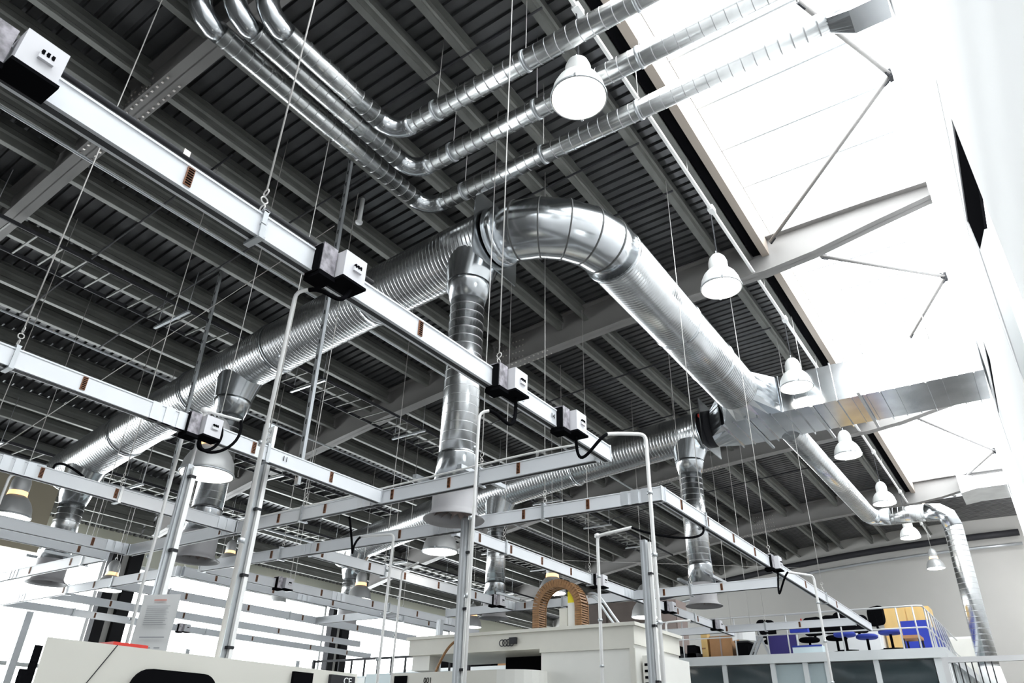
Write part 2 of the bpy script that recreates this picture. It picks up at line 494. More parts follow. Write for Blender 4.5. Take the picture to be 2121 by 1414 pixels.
D1 = thing('main_air_duct', 'large ribbed galvanised main duct under the arched roof with the big elbow', 'duct', (5.2, 8, 6.0), 'main air ducts')
ys = [3.98+(12.75-3.98)*i/14 for i in range(15)]
m = MB(); ribbed([(5.2, y, d1z(y)) for y in ys], R1, .052, .004, 36, m); m.build('spiral_pipe', M['duct'], D1)
for y in (5.85, 7.62, 9.35, 11.1):
    ring((5.2, y, d1z(y)), (0, 1, -.0168*y), R1, .05, .02).build('joint_ring', M['duct2'], D1)
MB().tube([(5.2, 3.99, 6.70), (5.2, 3.86, 6.695)], .325, 36).build('damper_sleeve', M['black'], D1)
MB().box(5.2-.42, 3.93, 6.26, 5.2+.40, 3.945, 7.14).build('damper_plate', M['duct2'], D1)
MB().cbox((4.93, 3.965, 6.98), (.04, .05, .05)).build('damper_knob', M['red'], D1)['label'] = 'red damper knob'
MB().cbox((4.93, 3.965, 6.91), (.04, .05, .06)).build('damper_knob', M['blue'], D1)['label'] = 'blue damper knob'
MB().tube([(5.2, 3.90, 6.695), (5.2, 3.78, 6.69)], [.36, .345], 36).build('collar', M['duct2'], D1)
# segmented elbow
EC = (5.2+.84, 2.93+.84); m = MB(); seg = MB()
pp = [(EC[0]-.84*math.cos(a), EC[1]-.84*math.sin(a), 6.69-.06*a/(PI/2)) for a in [0]+[PI/2*(i+.5)/5 for i in range(5)]+[PI/2]]
m.tube([(5.2, 3.84, 6.692)]+pp[1:-1]+[(6.12, 2.93, 6.63)], R1, 40, smooth=True)
el = m.build('elbow', M['duct2'], D1)
for i in range(1, len(pp)-1):
    t = (V(pp[i+1])-V(pp[i-1])).normalized()
    ring(pp[i], t, R1*1.0, .016, .006, 40).build('elbow_seam', M['seam'], el)
m = MB(); ribbed([(6.1, 2.93, 6.63), (10.25, 2.93, 6.60)], R1, .052, .004, 36, m); m.build('spiral_pipe', M['duct'], D1)
for x in (6.12, 7.95, 9.2): ring((x, 2.93, 6.62), (1, 0, 0), R1, .04, .016).build('joint_ring', M['duct2'], D1)

# rectangular duct with transitions
RD = thing('rectangular_duct', 'rectangular sheet steel duct with standing seams crossing the skylight to the white wall', 'duct', (11.3, 1.5, 6.6))
MB().box(10.8, -.32, 6.3, 11.9, 3.35, 6.9).build('duct_body', M['duct2'], RD)
sm = MB()
for i in range(19):
    y = -.2+i*.2; w = .014 if i % 3 else .03
    sm.box(10.8-w, y-.008, 6.3-w, 11.9+w, y+.008, 6.9+w)
sm.build('standing_seams', M['duct2'], RD)
def loft(m, ringA, ringB):
    n = len(ringA); return m.add(list(ringA)+list(ringB), [(i, (i+1) % n, n+(i+1) % n, n+i) for i in range(n)])
def circ(c, r, ax, n=24):
    out = []
    for i in range(n):
        a = 2*PI*i/n
        if ax == 0: out.append((c[0], c[1]+r*math.cos(a), c[2]+r*math.sin(a)))
        elif ax == 1: out.append((c[0]+r*math.cos(a), c[1], c[2]+r*math.sin(a)))
        else: out.append((c[0]+r*math.cos(a), c[1]+r*math.sin(a), c[2]))
    return out
def sq(c, hw, hh, ax, n=24):
    out = []
    for i in range(n):
        a = 2*PI*i/n; x, y = math.cos(a), math.sin(a); k_ = 1/max(abs(x), abs(y)); x *= k_*hw; y *= k_*hh
        if ax == 0: out.append((c[0], c[1]+x, c[2]+y))
        elif ax == 1: out.append((c[0]+x, c[1], c[2]+y))
        else: out.append((c[0]+x, c[1]+y, c[2]))
    return out
loft(MB(), circ((10.24, 2.93, 6.6), R1, 0), sq((10.8, 2.88, 6.6), .46, .30, 0)).build('square_transition', M['duct2'], RD)
loft(MB(), circ((11.6, 3.75, 6.6), R1-.01, 1), sq((11.35, 3.35, 6.6), .55, .30, 1)).build('square_transition', M['duct2'], RD)
for y in (.2, 1.1, 2.0):
    MB().tube([(10.78, y, 6.93), (10.78, y, 7.9)], .006, 6).build('hanger_rod', M['wire'], RD)
MB().box(10.76, 1.95, 6.26, 12.25, 1.99, 6.29).box(10.6, 1.25, 6.26, 12.15, 1.29, 6.29).box(10.7, 2.95, 6.26, 12.2, 2.99, 6.29).each('support_channel', M['strut'], RD)

D2 = thing('main_air_duct', 'second large ribbed duct ending at the rectangular duct behind the post frames', 'duct', (11.6, 8, 6), 'main air ducts')
ys = [3.98+(12.95-3.98)*i/14 for i in range(15)]
m = MB(); ribbed([(11.6, y, d2z(y)) for y in ys], R1-.01, .06, .004, 32, m); m.build('spiral_pipe', M['duct'], D2)
for y in (4.0, 6.6, 9.3): ring((11.6, y, d2z(y)), (0, 1, -.015*y), R1, .05, .02).build('joint_ring', M['duct2'], D2)
MB().tube([(11.6, 3.98, 6.6), (11.6, 3.74, 6.6)], .33, 32).build('damper_sleeve', M['dark'], D2)
MB().box(11.16, 3.86, 6.18, 12.04, 3.875, 7.04).build('damper_plate', M['duct2'], D2)
MB().cbox((11.27, 3.9, 6.75), (.05, .06, .05)).build('damper_knob', M['red'], D2)['label'] = 'red damper knob'

# vertical drops with swirl outlets
def drop(x, y, ztop, zb, label, sc=1.0):
    t = thing('air_outlet', label, 'air outlet', (x, y, zb), 'hanging air outlets')
    top = [(x+.30*sc*math.cos(2*PI*j/32), y-.07+.37*sc*math.sin(2*PI*j/32), ztop+.13) for j in range(32)]
    mid = [(x+.27*sc*math.cos(2*PI*j/32), y-.03+.30*sc*math.sin(2*PI*j/32), ztop-.04) for j in range(32)]
    bot = circ((x, y, ztop-.22), .245*sc, 2, 32)
    m = MB(); m.add(top+mid+bot, [(k_*32+j, k_*32+(j+1) % 32, (k_+1)*32+(j+1) % 32, (k_+1)*32+j) for k_ in range(2) for j in range(32)], True); m.build('saddle', M['duct2'], t)
    MB().tube([(x, y, ztop-.20), (x, y, ztop-.24), (x, y, ztop-.26), (x, y, ztop-.44)], [.25*sc, .255*sc, .245*sc, .195*sc], 32).build('reducer', M['duct2'], t)
    m = MB(); ribbed([(x, y, ztop-.43), (x, y, zb+.62)], .19*sc, .10, .0015, 32, m, True); m.build('spiral_pipe', [M['duct'], M['pseam']], t)
    MB().tube([(x, y, zb+.64), (x, y, zb+.62), (x, y, zb+.34)], [.20*sc, .195*sc, .222*sc], 32).build('cone', M['duct2'], t)
    MB().lathe((x, y, zb), [(.218*sc, .36), (.218*sc, .08), (.235*sc, .04), (.295*sc, .0), (.29*sc, -.006), (.228*sc, .036), (.208*sc, .08), (.208*sc, .34)], 40).build('drum', M['drum'], t)
    sw = MB()
    for i in range(12):
        a = 2*PI*i/12; b2 = a+.35
        sw.add([(x+.03*math.cos(a), y+.03*math.sin(a), zb+.15), (x+.203*sc*math.cos(a), y+.203*sc*math.sin(a), zb+.13),
                (x+.203*sc*math.cos(b2), y+.203*sc*math.sin(b2), zb+.05), (x+.03*math.cos(b2), y+.03*math.sin(b2), zb+.10)], [(0, 1, 2, 3)])
    sw.lathe((x, y, zb+.04), [(.001, 0), (.05, .03), (.05, .12)], 16)
    sw.build('swirl_blades', M['taupe'], t)
    MB().box(x-.30*sc, y-.30*sc, zb+.37, x+.42*sc, y-.25*sc, zb+.41).box(x-.30*sc, y+.25*sc, zb+.37, x+.42*sc, y+.30*sc, zb+.41).each('support_channel', M['strut'], t)
    return t
dl = ['vertical spiral drop duct with round swirl outlet hanging behind the long busbar, centre', 'vertical drop duct with round swirl outlet behind the grey bell lamp',
      'farthest left drop duct with black backlit outlet']
for i, y in enumerate((4.30, 8.42, 12.2)): drop(5.2, y, d1z(y)-.30, 3.5+.06*i, dl[i])
dl = ['vertical drop duct with bell-shaped outlet at right of the tall posts', 'slim drop duct with outlet hanging just above the cream machine', 'small dark drop duct outlet hanging left of the cream machine']
for i, y in enumerate((4.30, 8.45, 12.45)): drop(11.6, y, d2z(y)-.30, 3.66+.08*i, dl[i])

# three small parallel spiral pipes
sd = [((3.60, 4.08), 2.22, 'nearest the camera, passing over the pendant lamp'), ((4.13, 4.30), 1.9, 'in the middle of the three'), ((4.68, 4.57), 0, 'ending in a square box at the white wall')]
for i, ((x, y), xe, lb) in enumerate(sd):
    z = 7.05; r = .098; R_ = .2
    t = thing('spiral_pipe_run', 'small spiral ventilation pipe %s' % lb, 'pipe', (x, y, z), 'three small parallel pipes')
    yend = [.0-.33, -.33, .12][i]
    m = MB(); ribbed([(x, y-R_, z), (x, yend, z)], r, .11, .0022, 20, m, True); m.build('pipe', [M['smallduct'], M['pseam']], t)
    m = MB(); xl = [1.95, 1.78, 1.62][i]
    ribbed([(x-R_, y, z), (xl+.22, y, z)], r, .11, .0022, 20, m, True); m.build('pipe', [M['smallduct'], M['pseam']], t)
    e = MB().tube([(x, y-R_-.04, z)]+[(x-R_+R_*math.cos(a), y-R_+R_*math.sin(a), z) for a in [PI/2*(j+.5)/4 for j in range(4)]]+[(x-R_-.04, y, z)], r+.004, 20).build('elbow', M['duct2'], t)
    e = MB().tube([(xl+.26, y, z)]+[(xl+.22-.22*math.sin(a), y, z+.22-.22*math.cos(a)) for a in [PI/2*(j+.5)/4 for j in range(4)]]+[(xl, y, z+.26)], r+.004, 20).build('elbow', M['duct2'], t)
    MB().tube([(xl, y, z+.2), (xl, y, under(y)+.58)], r, 20).build('riser', M['smallduct'], t)
    for yy in (y-.55, y-1.6, y-2.7):
        ring((x, yy, z), (0, 1, 0), r, .03, .008, 20).build('clamp', M['strut'], t)
        MB().tube([(x, yy, z+r), (x, yy, under(yy)+.5)], .004, 5).build('hanger_rod', M['wire'], t)
    if i == 2:
        loft(MB(), circ((x, .12, z), r, 1), sq((x, -.06, z), .13, .13, 1)).build('square_transition', M['duct2'], t)
        MB().box(x-.13, -.33, z-.13, x+.13, -.05, z+.13).build('end_box', M['duct2'], t)

t = thing('duct_stub', 'short grey sheet duct at the far end of the skylight', 'duct', (22.2, 0, 7.7))
MB().box(21.5, -.32, 7.72, 22.8, .35, 8.05).build('duct_body', M['duct2'], t)
loft(MB(), [(21.5, .35, 7.72), (22.8, .35, 7.72), (22.8, .35, 8.05), (21.5, .35, 8.05)], [(21.4, .72, 7.62), (22.6, .72, 7.62), (22.6, .72, 8.15), (21.4, .72, 8.15)]).build('transition', M['duct2'], t)

# right hand pipe from the rectangular duct down beside the office
t = thing('exhaust_pipe', 'ribbed steel pipe bending down beside the raised office at right', 'pipe', (18, 1.1, 3), None)
m = MB(); ribbed([(11.85, 2.58, 6.4), (17.75, 2.50, 6.4)], .185, .11, .0022, 24, m, True); m.build('pipe', [M['smallduct'], M['pseam']], t)
MB().tube([(17.7, 2.5, 6.4), (17.95, 2.46, 6.4), (18.05, 2.35, 6.4), (18.05, 2.1, 6.38)], .19, 24).build('elbow', M['duct2'], t)
m = MB(); ribbed([(18.05, 2.12, 6.38), (18.03, 1.35, 6.36)], .185, .11, .0022, 24, m, True); m.build('pipe', [M['smallduct'], M['pseam']], t)
MB().tube([(18.03, 1.38, 6.36), (18.02, 1.12, 6.33), (18.01, .98, 6.22), (18, .93, 5.98)], .19, 24).build('elbow', M['duct2'], t)
m = MB(); ribbed([(18, .93, 6.0), (18, .99, 3.2)], .185, .11, .0022, 24, m, True); m.build('pipe', [M['smallduct'], M['pseam']], t)
MB().tube([(18, .99, 3.22), (18, .99, 2.95), (18, .99, 2.6)], [.19, .22, .22], 20).build('foot_cone', M['shade'], t)

# ------------------------------------------------------------------ busbar rails
RZ = 3.6; RH = .12; RW = .06
def rail(p, q, label, outlets=(), hang=(), splices=(), group='suspended busbar rails'):
    p = V((*p, RZ)); q = V((*q, RZ)); t = (q-p).normalized(); L = (q-p).length
    ax = abs(t.x) > abs(t.y)
    r_ = thing('busbar_rail', label, 'busbar', tuple((p+q)/2), group)
    s = t.cross(V((0, 0, 1))); 
    body = MB()
    body.beam(p, q, RW, RH)
    side = s if ((s.y < 0) if ax else (s.x < 0)) else -s
    body.beam(p+side*.001+V((0,0,RH/2-.006)), q+side*.001+V((0,0,RH/2-.006)), RW+.008, .010)
    body.beam(p+V((0,0,-RH/2)), q+V((0,0,-RH/2)), RW+.006, .006)
    body.build('rail_body', M['rail'], r_)
    MB().beam(p+t*.01+V((0,0,-RH/2-.004)), q-t*.01+V((0,0,-RH/2-.004)), RW*.45, .004).build('bottom_slot', M['dark'], r_)
    for d in outlets:
        c = p+t*d
        m = MB(); m.beam(c-t*.016+side*(RW/2+.003), c+t*.016+side*(RW/2+.003), .008, .088)
        m.cur = 1
        for j in range(7):
            zz = -.036+j*.012
            m.beam(c-t*.012+side*(RW/2+.008)+V((0,0,zz)), c+t*.012+side*(RW/2+.008)+V((0,0,zz)), .003, .005)
        m.build('outlet', [M['copper'], M['black']], r_)
    for d in splices:
        c = p+t*d; m = MB()
        for dd in (-.10, 0, .10):
            m.beam(c+t*(dd-.035), c+t*(dd+.035), RW+.012, RH+.006)
        m.build('splice_plate', M['railend'], r_)
    for d in hang:
        c = p+t*d
        m = MB().beam(c-t*.012, c+t*.012, RW+.03, .004).beam(c-t*.012+side*(RW/2+.012), c+t*.012+side*(RW/2+.012), .006, RH+.03)
        m.beam(c-t*.012+side*(-RW/2-.012), c+t*.012-side*(RW/2+.012), .006, RH+.03)
        m.beam(c-t*.015+V((0,0,RH/2+.012)), c+t*.015+V((0,0,RH/2+.012)), RW+.03, .01).beam(c-t*.015-V((0,0,RH/2+.014)), c+t*.015-V((0,0,RH/2+.014)), RW+.05, .012)
        m.build('hanger_clip', M['strut'], r_)
        h = c+V((0,0,RH/2+.02)); hk = MB()
        for j in range(3): hk.tube(arc(h+V((0,0,.03+j*.045)), .018, 0, 2*PI, 8, 'XZ' if j % 2 else 'YZ'), .0035, 6)
        hk.build('chain_link', M['wire'], r_)
        top = under(max(2.0, c.y))+.32
        w = MB().tube([h+V((0,0,.14)), V((c.x, c.y, top))], .0045, 6).build('suspension_wire', M['wire'], r_)
    MB().beam(p-t*.006, p+t*.004, RW+.012, RH+.012).beam(q-t*.004, q+t*.006, RW+.012, RH+.012).each('end_cap', M['railend'], r_)
    return r_
A = lambda x0, x1, y: ((x0, y), (x1, y))
rail(*A(-1.0, 4.63, 2.36), 'longest white busbar crossing the picture from upper left to the centre', [2.02, 3.43], [2.38, 4.2], [])
rail(*A(-1.5, 4.53, 4.65), 'white busbar from the left edge joining the cross rail behind the tall post', [3.30, 4.62, 5.42], [2.88, 4.75], [3.9])
rail(*A(-1.0, 4.53, 6.76), 'white busbar at left edge passing in front of the leftmost drop duct', [3.54, 4.21, 4.84], [4.25], [3.35, 5.45])
rail(*A(-.5, 4.53, 8.83), 'grey busbar at lower left in front of the beige wall', [2.6, 3.5, 4.6], [3.2], [4.9])
rail(*A(-.5, 4.55, 9.33), 'lower grey busbar at left edge beneath another rail', [2.4, 3.6, 4.7], [2.2], [])
rail((4.58, 2.42), (4.58, 8.80), 'pale cross busbar under the end of the longest busbar', [.7, 1.42, 2.08, 2.96, 3.64, 4.6, 5.5], [1.1, 3.3], [2.38, 4.5])
rail((4.58, 9.38), (4.58, 12.4), 'short cross busbar at far left lit from behind', [.8, 1.9], [.5], [2.4])
rail((5.74, 2.40), (5.58, 8.85), 'long pale cross busbar running behind the centre post to the left', [.72, 1.42, 3.0, 4.25, 5.05], [1.2, 4.9], [.25, 2.4, 4.4])
rail(*A(5.78, 14.5, 2.42), 'white busbar receding to the raised office at right', [.35, 1.0, 1.73, 2.42, 4.5, 6.2], [.95, 3.1, 5.6], [])
rail(*A(5.78, 9.92, 4.76), 'white busbar behind the arched cable chain', [.40, 1.0, 1.66, 2.35], [.9, 2.9], [4.0])
rail(*A(10.04, 14.2, 4.76), 'short white busbar end with three black plugs above the office', [.22, 1.5, 2.35], [2.2], [.6])
rail(*A(5.70, 9.94, 6.87), 'white busbar starting above the thin bent pole left of the centre post', [.15, .95, 1.62, 2.33, 3.2], [1.25], [4.2])
rail((9.96, 2.66), (10.02, 8.3), 'pale cross busbar in front of the bell-shaped outlet at right', [.75, 1.6, 2.9, 4.0], [1.2, 3.3], [2.0])
rail((13.75, 2.5), (13.72, 7.6), 'cross busbar in front of the cardboard boxes on the office roof', [.9, 2.2, 3.6], [1.5], [])
rail(*A(5.65, 11.3, 8.86), 'upper grey busbar of the pair before the bright left windows', [.8, 2.0, 3.1, 4.2], [1.4, 3.5], [2.35, 5.1])
rail(*A(5.65, 12.3, 9.36), 'lower grey busbar of the pair before the bright left windows', [.5, 1.5, 2.7, 3.9, 5.1], [1.0, 4.4], [2.1])
rail(*A(5.65, 12.4, 11.12), 'grey busbar backlit by the windows, below the dark plug pair', [1.2, 2.4, 3.6, 5.0], [.9, 3.3], [2.1])
rail((5.60, 9.40), (5.60, 14.9), 'cross busbar meeting the bright windows at left edge', [.9, 2.1, 3.0], [1.6, 2.9], [4.4])
rail(*A(5.65, 12.6, 13.0), 'dark backlit busbar low before the windows, second from the bottom', [1.0, 2.4, 3.3, 4.6, 6.1], [2.2], [])
rail(*A(5.65, 14.6, 14.62), 'lowest dark backlit busbar before the left windows', [1.6, 3.0, 5.2, 6.9, 8.1], [1.2, 4.0], [])
rail((9.6, 11.15), (9.6, 9.0), 'short white cross busbar in front of the small black fan', [.8], [], [])

# tap-off boxes (plug boxes) on the rails
def tapbox(x, y, label, axis='x'):
    t = thing('tap_off_box', label, 'tap-off box', (x, y, RZ), 'busbar tap-off boxes')
    m = MB().cbox((x-.075, y-.01, RZ+.005), (.085, .10, .165)); m.build('clamp', M['clear'], t)
    MB().cbox((x-.075, y-.012, RZ-.085), (.095, .11, .025)).cbox((x-.12, y-.01, RZ), (.012, .09, .15)).build('clamp_rim', M['black'], t)
    m = MB().cbox((x+.045, y-.055, RZ+.005), (.135, .11, .15)); bd = m.build('box_body', M['box'], t)
    m = MB().cbox((x+.045, y-.06, RZ-.075), (.150, .12, .014)); m.build('bottom_edge', M['black'], bd)
    m = MB().cbox((x+.055, y-.115, RZ+.0), (.05, .014, .022)); m.cur = 1
    for j in (-1, 0, 1): m.cbox((x+.055+j*.016, y-.117, RZ+.016), (.009, .012, .02))
    m.build('switch', [M['box'], M['black']], bd)
    return t
def cable(m, pts, r=.011): return m.tube(pts, r, 8)
taps = [(.36, 2.34, 'tap-off box at the upper left corner on the longest busbar'), (1.80, 2.34, 'tap-off box on the longest busbar beside the thin bent pole'),
        (3.22, 2.34, 'tap-off box next to the number 15 on the longest busbar'), (3.97, 2.34, 'tap-off box nearest the end of the longest busbar, beside the number 14')]
tb = [tapbox(*taps[0])]
def tap(x, y, label): return copy_tree(tb[0], (x, y, RZ), label, 'busbar tap-off boxes')
for a in taps[1:]: tb.append(tap(*a))
for a in [(2.66, 4.65, 'tap-off box above the grey bell lamp'), (8.83, 4.74, 'dark tap-off box behind the thin white pole right of the cable chain'), (11.13, 4.74, 'tap-off box right of the tall double post'),
          (13.2, 4.74, 'black tap-off box near the curved white sign'), (8.86, 2.42, 'tap-off box on the rail receding to the office'), (9.45, 6.87, 'tap-off box left of the cable chain'),
          (6.9, 8.84, 'black backlit tap-off box before the left windows'), (9.1, 14.6, 'small dark tap-off box low before the windows')]: tap(*a)

def pole(label, pts, r=.016, cab=None, name='conduit_pole', knob=False):
    # a bent white conduit standing on the floor; cab = points of the black cable from it to the tap box
    t = thing(name, label, 'conduit', tuple(pts[0]), 'white conduit poles')
    P = [V(p) for p in pts]
    path = [P[0]]
    for i in range(1, len(P)-1):
        a = (P[i-1]-P[i]).normalized(); c = (P[i+1]-P[i]).normalized(); k_ = .05
        for j in range(5):
            u = j/4; path.append((P[i]+a*k_)*(1-u)**2 + P[i]*2*u*(1-u) + (P[i]+c*k_)*u*u)
    path.append(P[-1])
    MB().tube(path, r, 10).build('pipe', M['conduit'], t)
    if cab: cable(MB(), bez(*cab)).build('cable', M['black'], t)
    cl = MB()
    for z in (2.3, 2.7, 3.1):
        if z < P[1].z: cl.tube([(P[0].x, P[0].y, z), (P[0].x, P[0].y, z+.02)], r+.006, 10)
    cl.each('pipe_clip', M['strut'], t)
    if knob: MB().lathe(tuple(P[1]), [(.001, -.03), (.03, -.015), (.03, .015), (.001, .03)], 14).build('junction_cap', M['conduit'], t)
    return t
pole('thin white conduit pole left of the tall post, bending to the second tap-off box', [(1.68, 2.44, 1.886), (1.68, 2.42, 3.46), (1.72, 2.38, 3.47)], .009,
     [(1.72, 2.38, 3.47), (1.76, 2.28, 3.48), (1.78, 2.22, 3.32), (1.87, 2.27, 3.52)])
pole('white conduit pole at left with a round cap, in front of the grey bell lamp', [(2.70, 4.72, 0), (2.70, 4.70, 3.77), (2.85, 4.45, 3.69)], .011,
     [(2.85, 4.45, 3.69), (2.92, 4.4, 3.45), (2.62, 4.55, 3.3), (2.66, 4.6, 3.52)], knob=True)
pole('white conduit pole at left with a hooked top, in front of the grey bell lamp', [(2.66, 4.86, 0), (2.66, 4.84, 3.72), (2.80, 4.60, 3.66)], .011,
     [(2.80, 4.60, 3.66), (2.86, 4.55, 3.45), (2.6, 4.6, 3.35), (2.66, 4.6, 3.52)])
pole('thin white conduit pole just right of the central drop duct', [(3.0, 2.36, 0), (3.0, 2.34, 3.33), (3.04, 2.30, 3.34)], .009,
     [(3.04, 2.30, 3.34), (3.10, 2.26, 3.36), (3.22, 2.22, 3.14), (3.28, 2.28, 3.52)])
pole('white conduit pole curving over above the tall double post', [(4.24, 1.86, 0), (4.24, 1.86, 3.52), (4.10, 2.02, 3.51), (4.06, 2.06, 3.50)], .013,
     [(4.06, 2.06, 3.50), (3.95, 2.1, 3.44), (4.12, 2.34, 3.22), (4.02, 2.28, 3.52)])
pole('thin white conduit pole with round cap right of the cable chain', [(6.42, 3.42, 0), (6.42, 3.42, 3.51), (6.34, 3.0, 3.52)], .016,
     [(6.34, 3.0, 3.52), (6.4, 2.8, 3.42), (6.5, 2.3, 3.3), (6.72, 2.42, 3.53)], knob=True)
pole('white conduit pole beside the rail end over the office railing', [(8.78, 1.94, 0), (8.78, 1.94, 3.40), (8.50, 2.10, 3.40), (8.45, 2.13, 3.40)], .014,
     [(8.45, 2.13, 3.40), (8.36, 2.2, 3.3), (8.8, 2.4, 3.0), (8.92, 2.36, 3.52)])
pole('bent white conduit pole standing left of the cream machine', [(5.20, 5.10, 0), (5.20, 5.06, 3.46), (5.08, 5.40, 3.45)], .013,
     [(5.08, 5.40, 3.45), (5.0, 5.5, 3.35), (4.9, 5.2, 3.0), (4.62, 5.1, 3.5)])
pole('thin conduit pair bracket left of the centre post', [(6.4, 6.05, 0), (6.4, 6.03, 3.42), (6.3, 5.7, 3.46)], .012)
pole('thin grey conduit pole in front of the far left drop duct', [(2.6, 7.6, 0), (2.6, 7.55, 3.75), (3.1, 7.2, 3.8)], .012,
     [(3.1, 7.2, 3.8), (3.0, 7.3, 3.9), (2.8, 7.4, 4.0), (2.75, 7.0, 3.66)])
pole('low white conduit pole in front of the dark office glass', [(10.6, 4.55, 0), (10.6, 4.55, 3.30), (10.7, 4.2, 3.32)], .016)

def post(label, x, y, top, w=.085, two=True, base=0):
    t = thing('service_post', label, 'post', (x, y, base), 'metal service posts')
    m = MB().box(x-w/2, y-w/2, base, x+w/2, y+w/2, top); m.build('strut', M['strut'], t)
    MB().box(x-w/2-.003, y-w*.12, base, x-w/2, y+w*.12, top-.02).build('groove', M['railend'], t)
    if two:
        MB().box(x+w*.1, y-w/2-.036, base, x+w*.1+.032, y-w/2-.008, top+.6 if two == 2 else top-.02).build('cable_channel', M['conduit'], t)
        m = MB()
        for z in (2.2, 2.7, 3.2): m.box(x-w*.2, y-w/2-.038, z, x+w*.1+.034, y-w/2, z+.02)
        m.each('bracket', M['dark'], t)
    return t
post('tall aluminium post standing left, behind the cream machine panel', 3.37, 4.84, 3.93, .062)
post('tall aluminium post in front of the cream machine, under the swirl outlet', 5.32, 4.25, 3.53, .06)
post('tall aluminium double post at the right end of the cream machine', 6.95, 3.16, 3.55, .062)
post('aluminium post holding a printed paper sheet at lower left', 2.62, 4.58, 3.30, .042)
post('grey post at the left foot of the double window column', 10.2, 12.2, 3.0, .09, False)
post('dark post before the left windows, left of the paper sheet', 5.1, 12.2, 3.2, .10, False)
post('dark slim post before the left windows between two tall posts', 7.4, 11.6, 2.9, .07, False)
post('dark slim post at the far left beside the bright window', 3.2, 10.2, 3.1, .05, False)
post('grey post behind the cream machine, left of the centre post', 9.2, 7.75, 3.35, .08, False)
post('white office corner post behind the double post', 14.2, 6.75, 3.5, .08, False)

# slotted channels hanging from the roof
def channel(label, p, q):
    t = thing('hanging_channel', label, 'channel', p, 'hanging slotted channels')
    MB().beam(p, q, .05, .035, (1, 0, 0)).build('strut', M['strut'], t)
    m = MB(); d = V(q)-V(p)
    for j in range(24):
        c = V(p)+d*(j+.5)/24; m.beam(c-d.normalized()*.025, c+d.normalized()*.025, .012, .042, (1, 0, 0))
    m.build('slots', M['dark'], t)['kind'] = 'stuff'
    return t
channel('slotted metal channel hanging from the roof, passing behind the second tap-off box', (4.15, 5.42, 8.06), (4.15, 5.35, 3.72))
channel('slotted metal channel hanging from the roof left of the grey bell lamp', (4.67, 8.66, 7.72), (4.67, 8.5, 3.75))

# numbers on the rails
r0 = [o for o in bpy.data.objects if o.name == 'busbar_rail'][0]
text('number', '15', .05, FACE_NY(3.415, 2.36-RW/2-.008, 3.57), M['ink'], r0)
text('number', '14', .05, FACE_NY(3.785, 2.36-RW/2-.008, 3.59), M['black'], r0)
r1 = [o for o in bpy.data.objects if o.name == 'busbar_rail.001'][0]
text('number', '11', .06, FACE_NY(3.42, 4.65-RW/2-.008, 3.6), M['black'], r1)

# yellow-white cable lying along the cross rail
tag(MB().tube(bez((4.54, 2.5, 3.68), (4.5, 3.1, 3.72), (4.55, 3.7, 3.66), (4.6, 7.8, 3.68), 30), .009, 8).build('loose_cable', M['conduit']),
    'loose cream cable lying along the pale cross busbar', 'cable')

# ------------------------------------------------------------------ lamps
def lamp(loc, label, ztop, mat_, glow, name='pendant_lamp', group='pendant bell lamps', s=1.0):
    x, y, z = loc
    t = thing(name, label, 'lamp', loc, group)
    sh = MB().lathe(loc, [(.236*s, 0), (.24*s, .012), (.236*s, .05), (.222*s, .12), (.19*s, .19), (.145*s, .245), (.112*s, .27), (.11*s, .275), (.14*s, .24), (.21*s, .12), (.228*s, .01)], 36)
    sh.build('shade', mat_, t)
    MB().lathe(loc, [(.24*s, .0), (.247*s, .0), (.247*s, .02), (.24*s, .02)], 36).build('rim', M['strut'], t)
    MB().lathe(loc, [(.001, .012), (.12*s, .010), (.231*s, .006), (.231*s, .012), (.001, .018)], 36).build('lens', M['lens'], t)
    if glow:
        MB().lathe(loc, [(.118*s, .27), (.112*s, .33)], 28).build('glow_ring', M['glow'], t)
        b0 = .33
    else:
        b0 = .265
    MB().lathe(loc, [(.108*s, b0), (.115*s, b0+.03), (.115*s, b0+.12), (.095*s, b0+.18), (.06*s, b0+.225), (.03*s, b0+.24), (.001, b0+.245)], 28).build('housing', mat_, t)
    MB().tube(arc((x, y, z+b0+.265), .025, 0, 2*PI, 12, 'XZ'), .005, 6).build('hook', M['strut'], t)
    c = MB(); h = ztop-z
    c.tube([(x, y, z+b0+.285), (x, y, ztop)], .004, 6)
    if not glow: c.tube(bez((x+.01, y, z+b0+.25), (x+.035, y, z+b0+.4), (x+.03, y, ztop-.2), (x+.01, y, ztop)), .006, 6)
    c.build('suspension', M['dark'] if not glow else M['wire'], t)
    t['_h'] = b0+.285
    for a in (.4, PI+.4):
        MB().cbox((x+.248*s*math.cos(a), y+.248*s*math.sin(a), z+.012), (.02, .02, .035)).build('clip', M['strut'], t)
    return t
rowl = ['nearest white bell lamp hanging in front of the small pipes', 'white bell lamp beside the tapered girder, second in the skylight row', 'white bell lamp in front of the rectangular duct',
        'white bell lamp just below the rectangular duct', 'white bell lamp above the bend of the long thin pipe', 'white bell lamp in front of the horizontal pipe at right', 'small dark bell lamp before the end wall beside the vertical pipe']
L0 = lamp((3.83, 2.07, 6.53), rowl[0], 7.68, M['shade'], False)
for i, x in enumerate((7.27, 10.48, 13.9, 17.4, 20.8)):
    copy_tree(L0, (x, 2.07, 6.50), rowl[i+1], 'pendant bell lamps')
lamp((24.4, 1.97, 6.40), rowl[6], 7.68, M['shade2'], True)
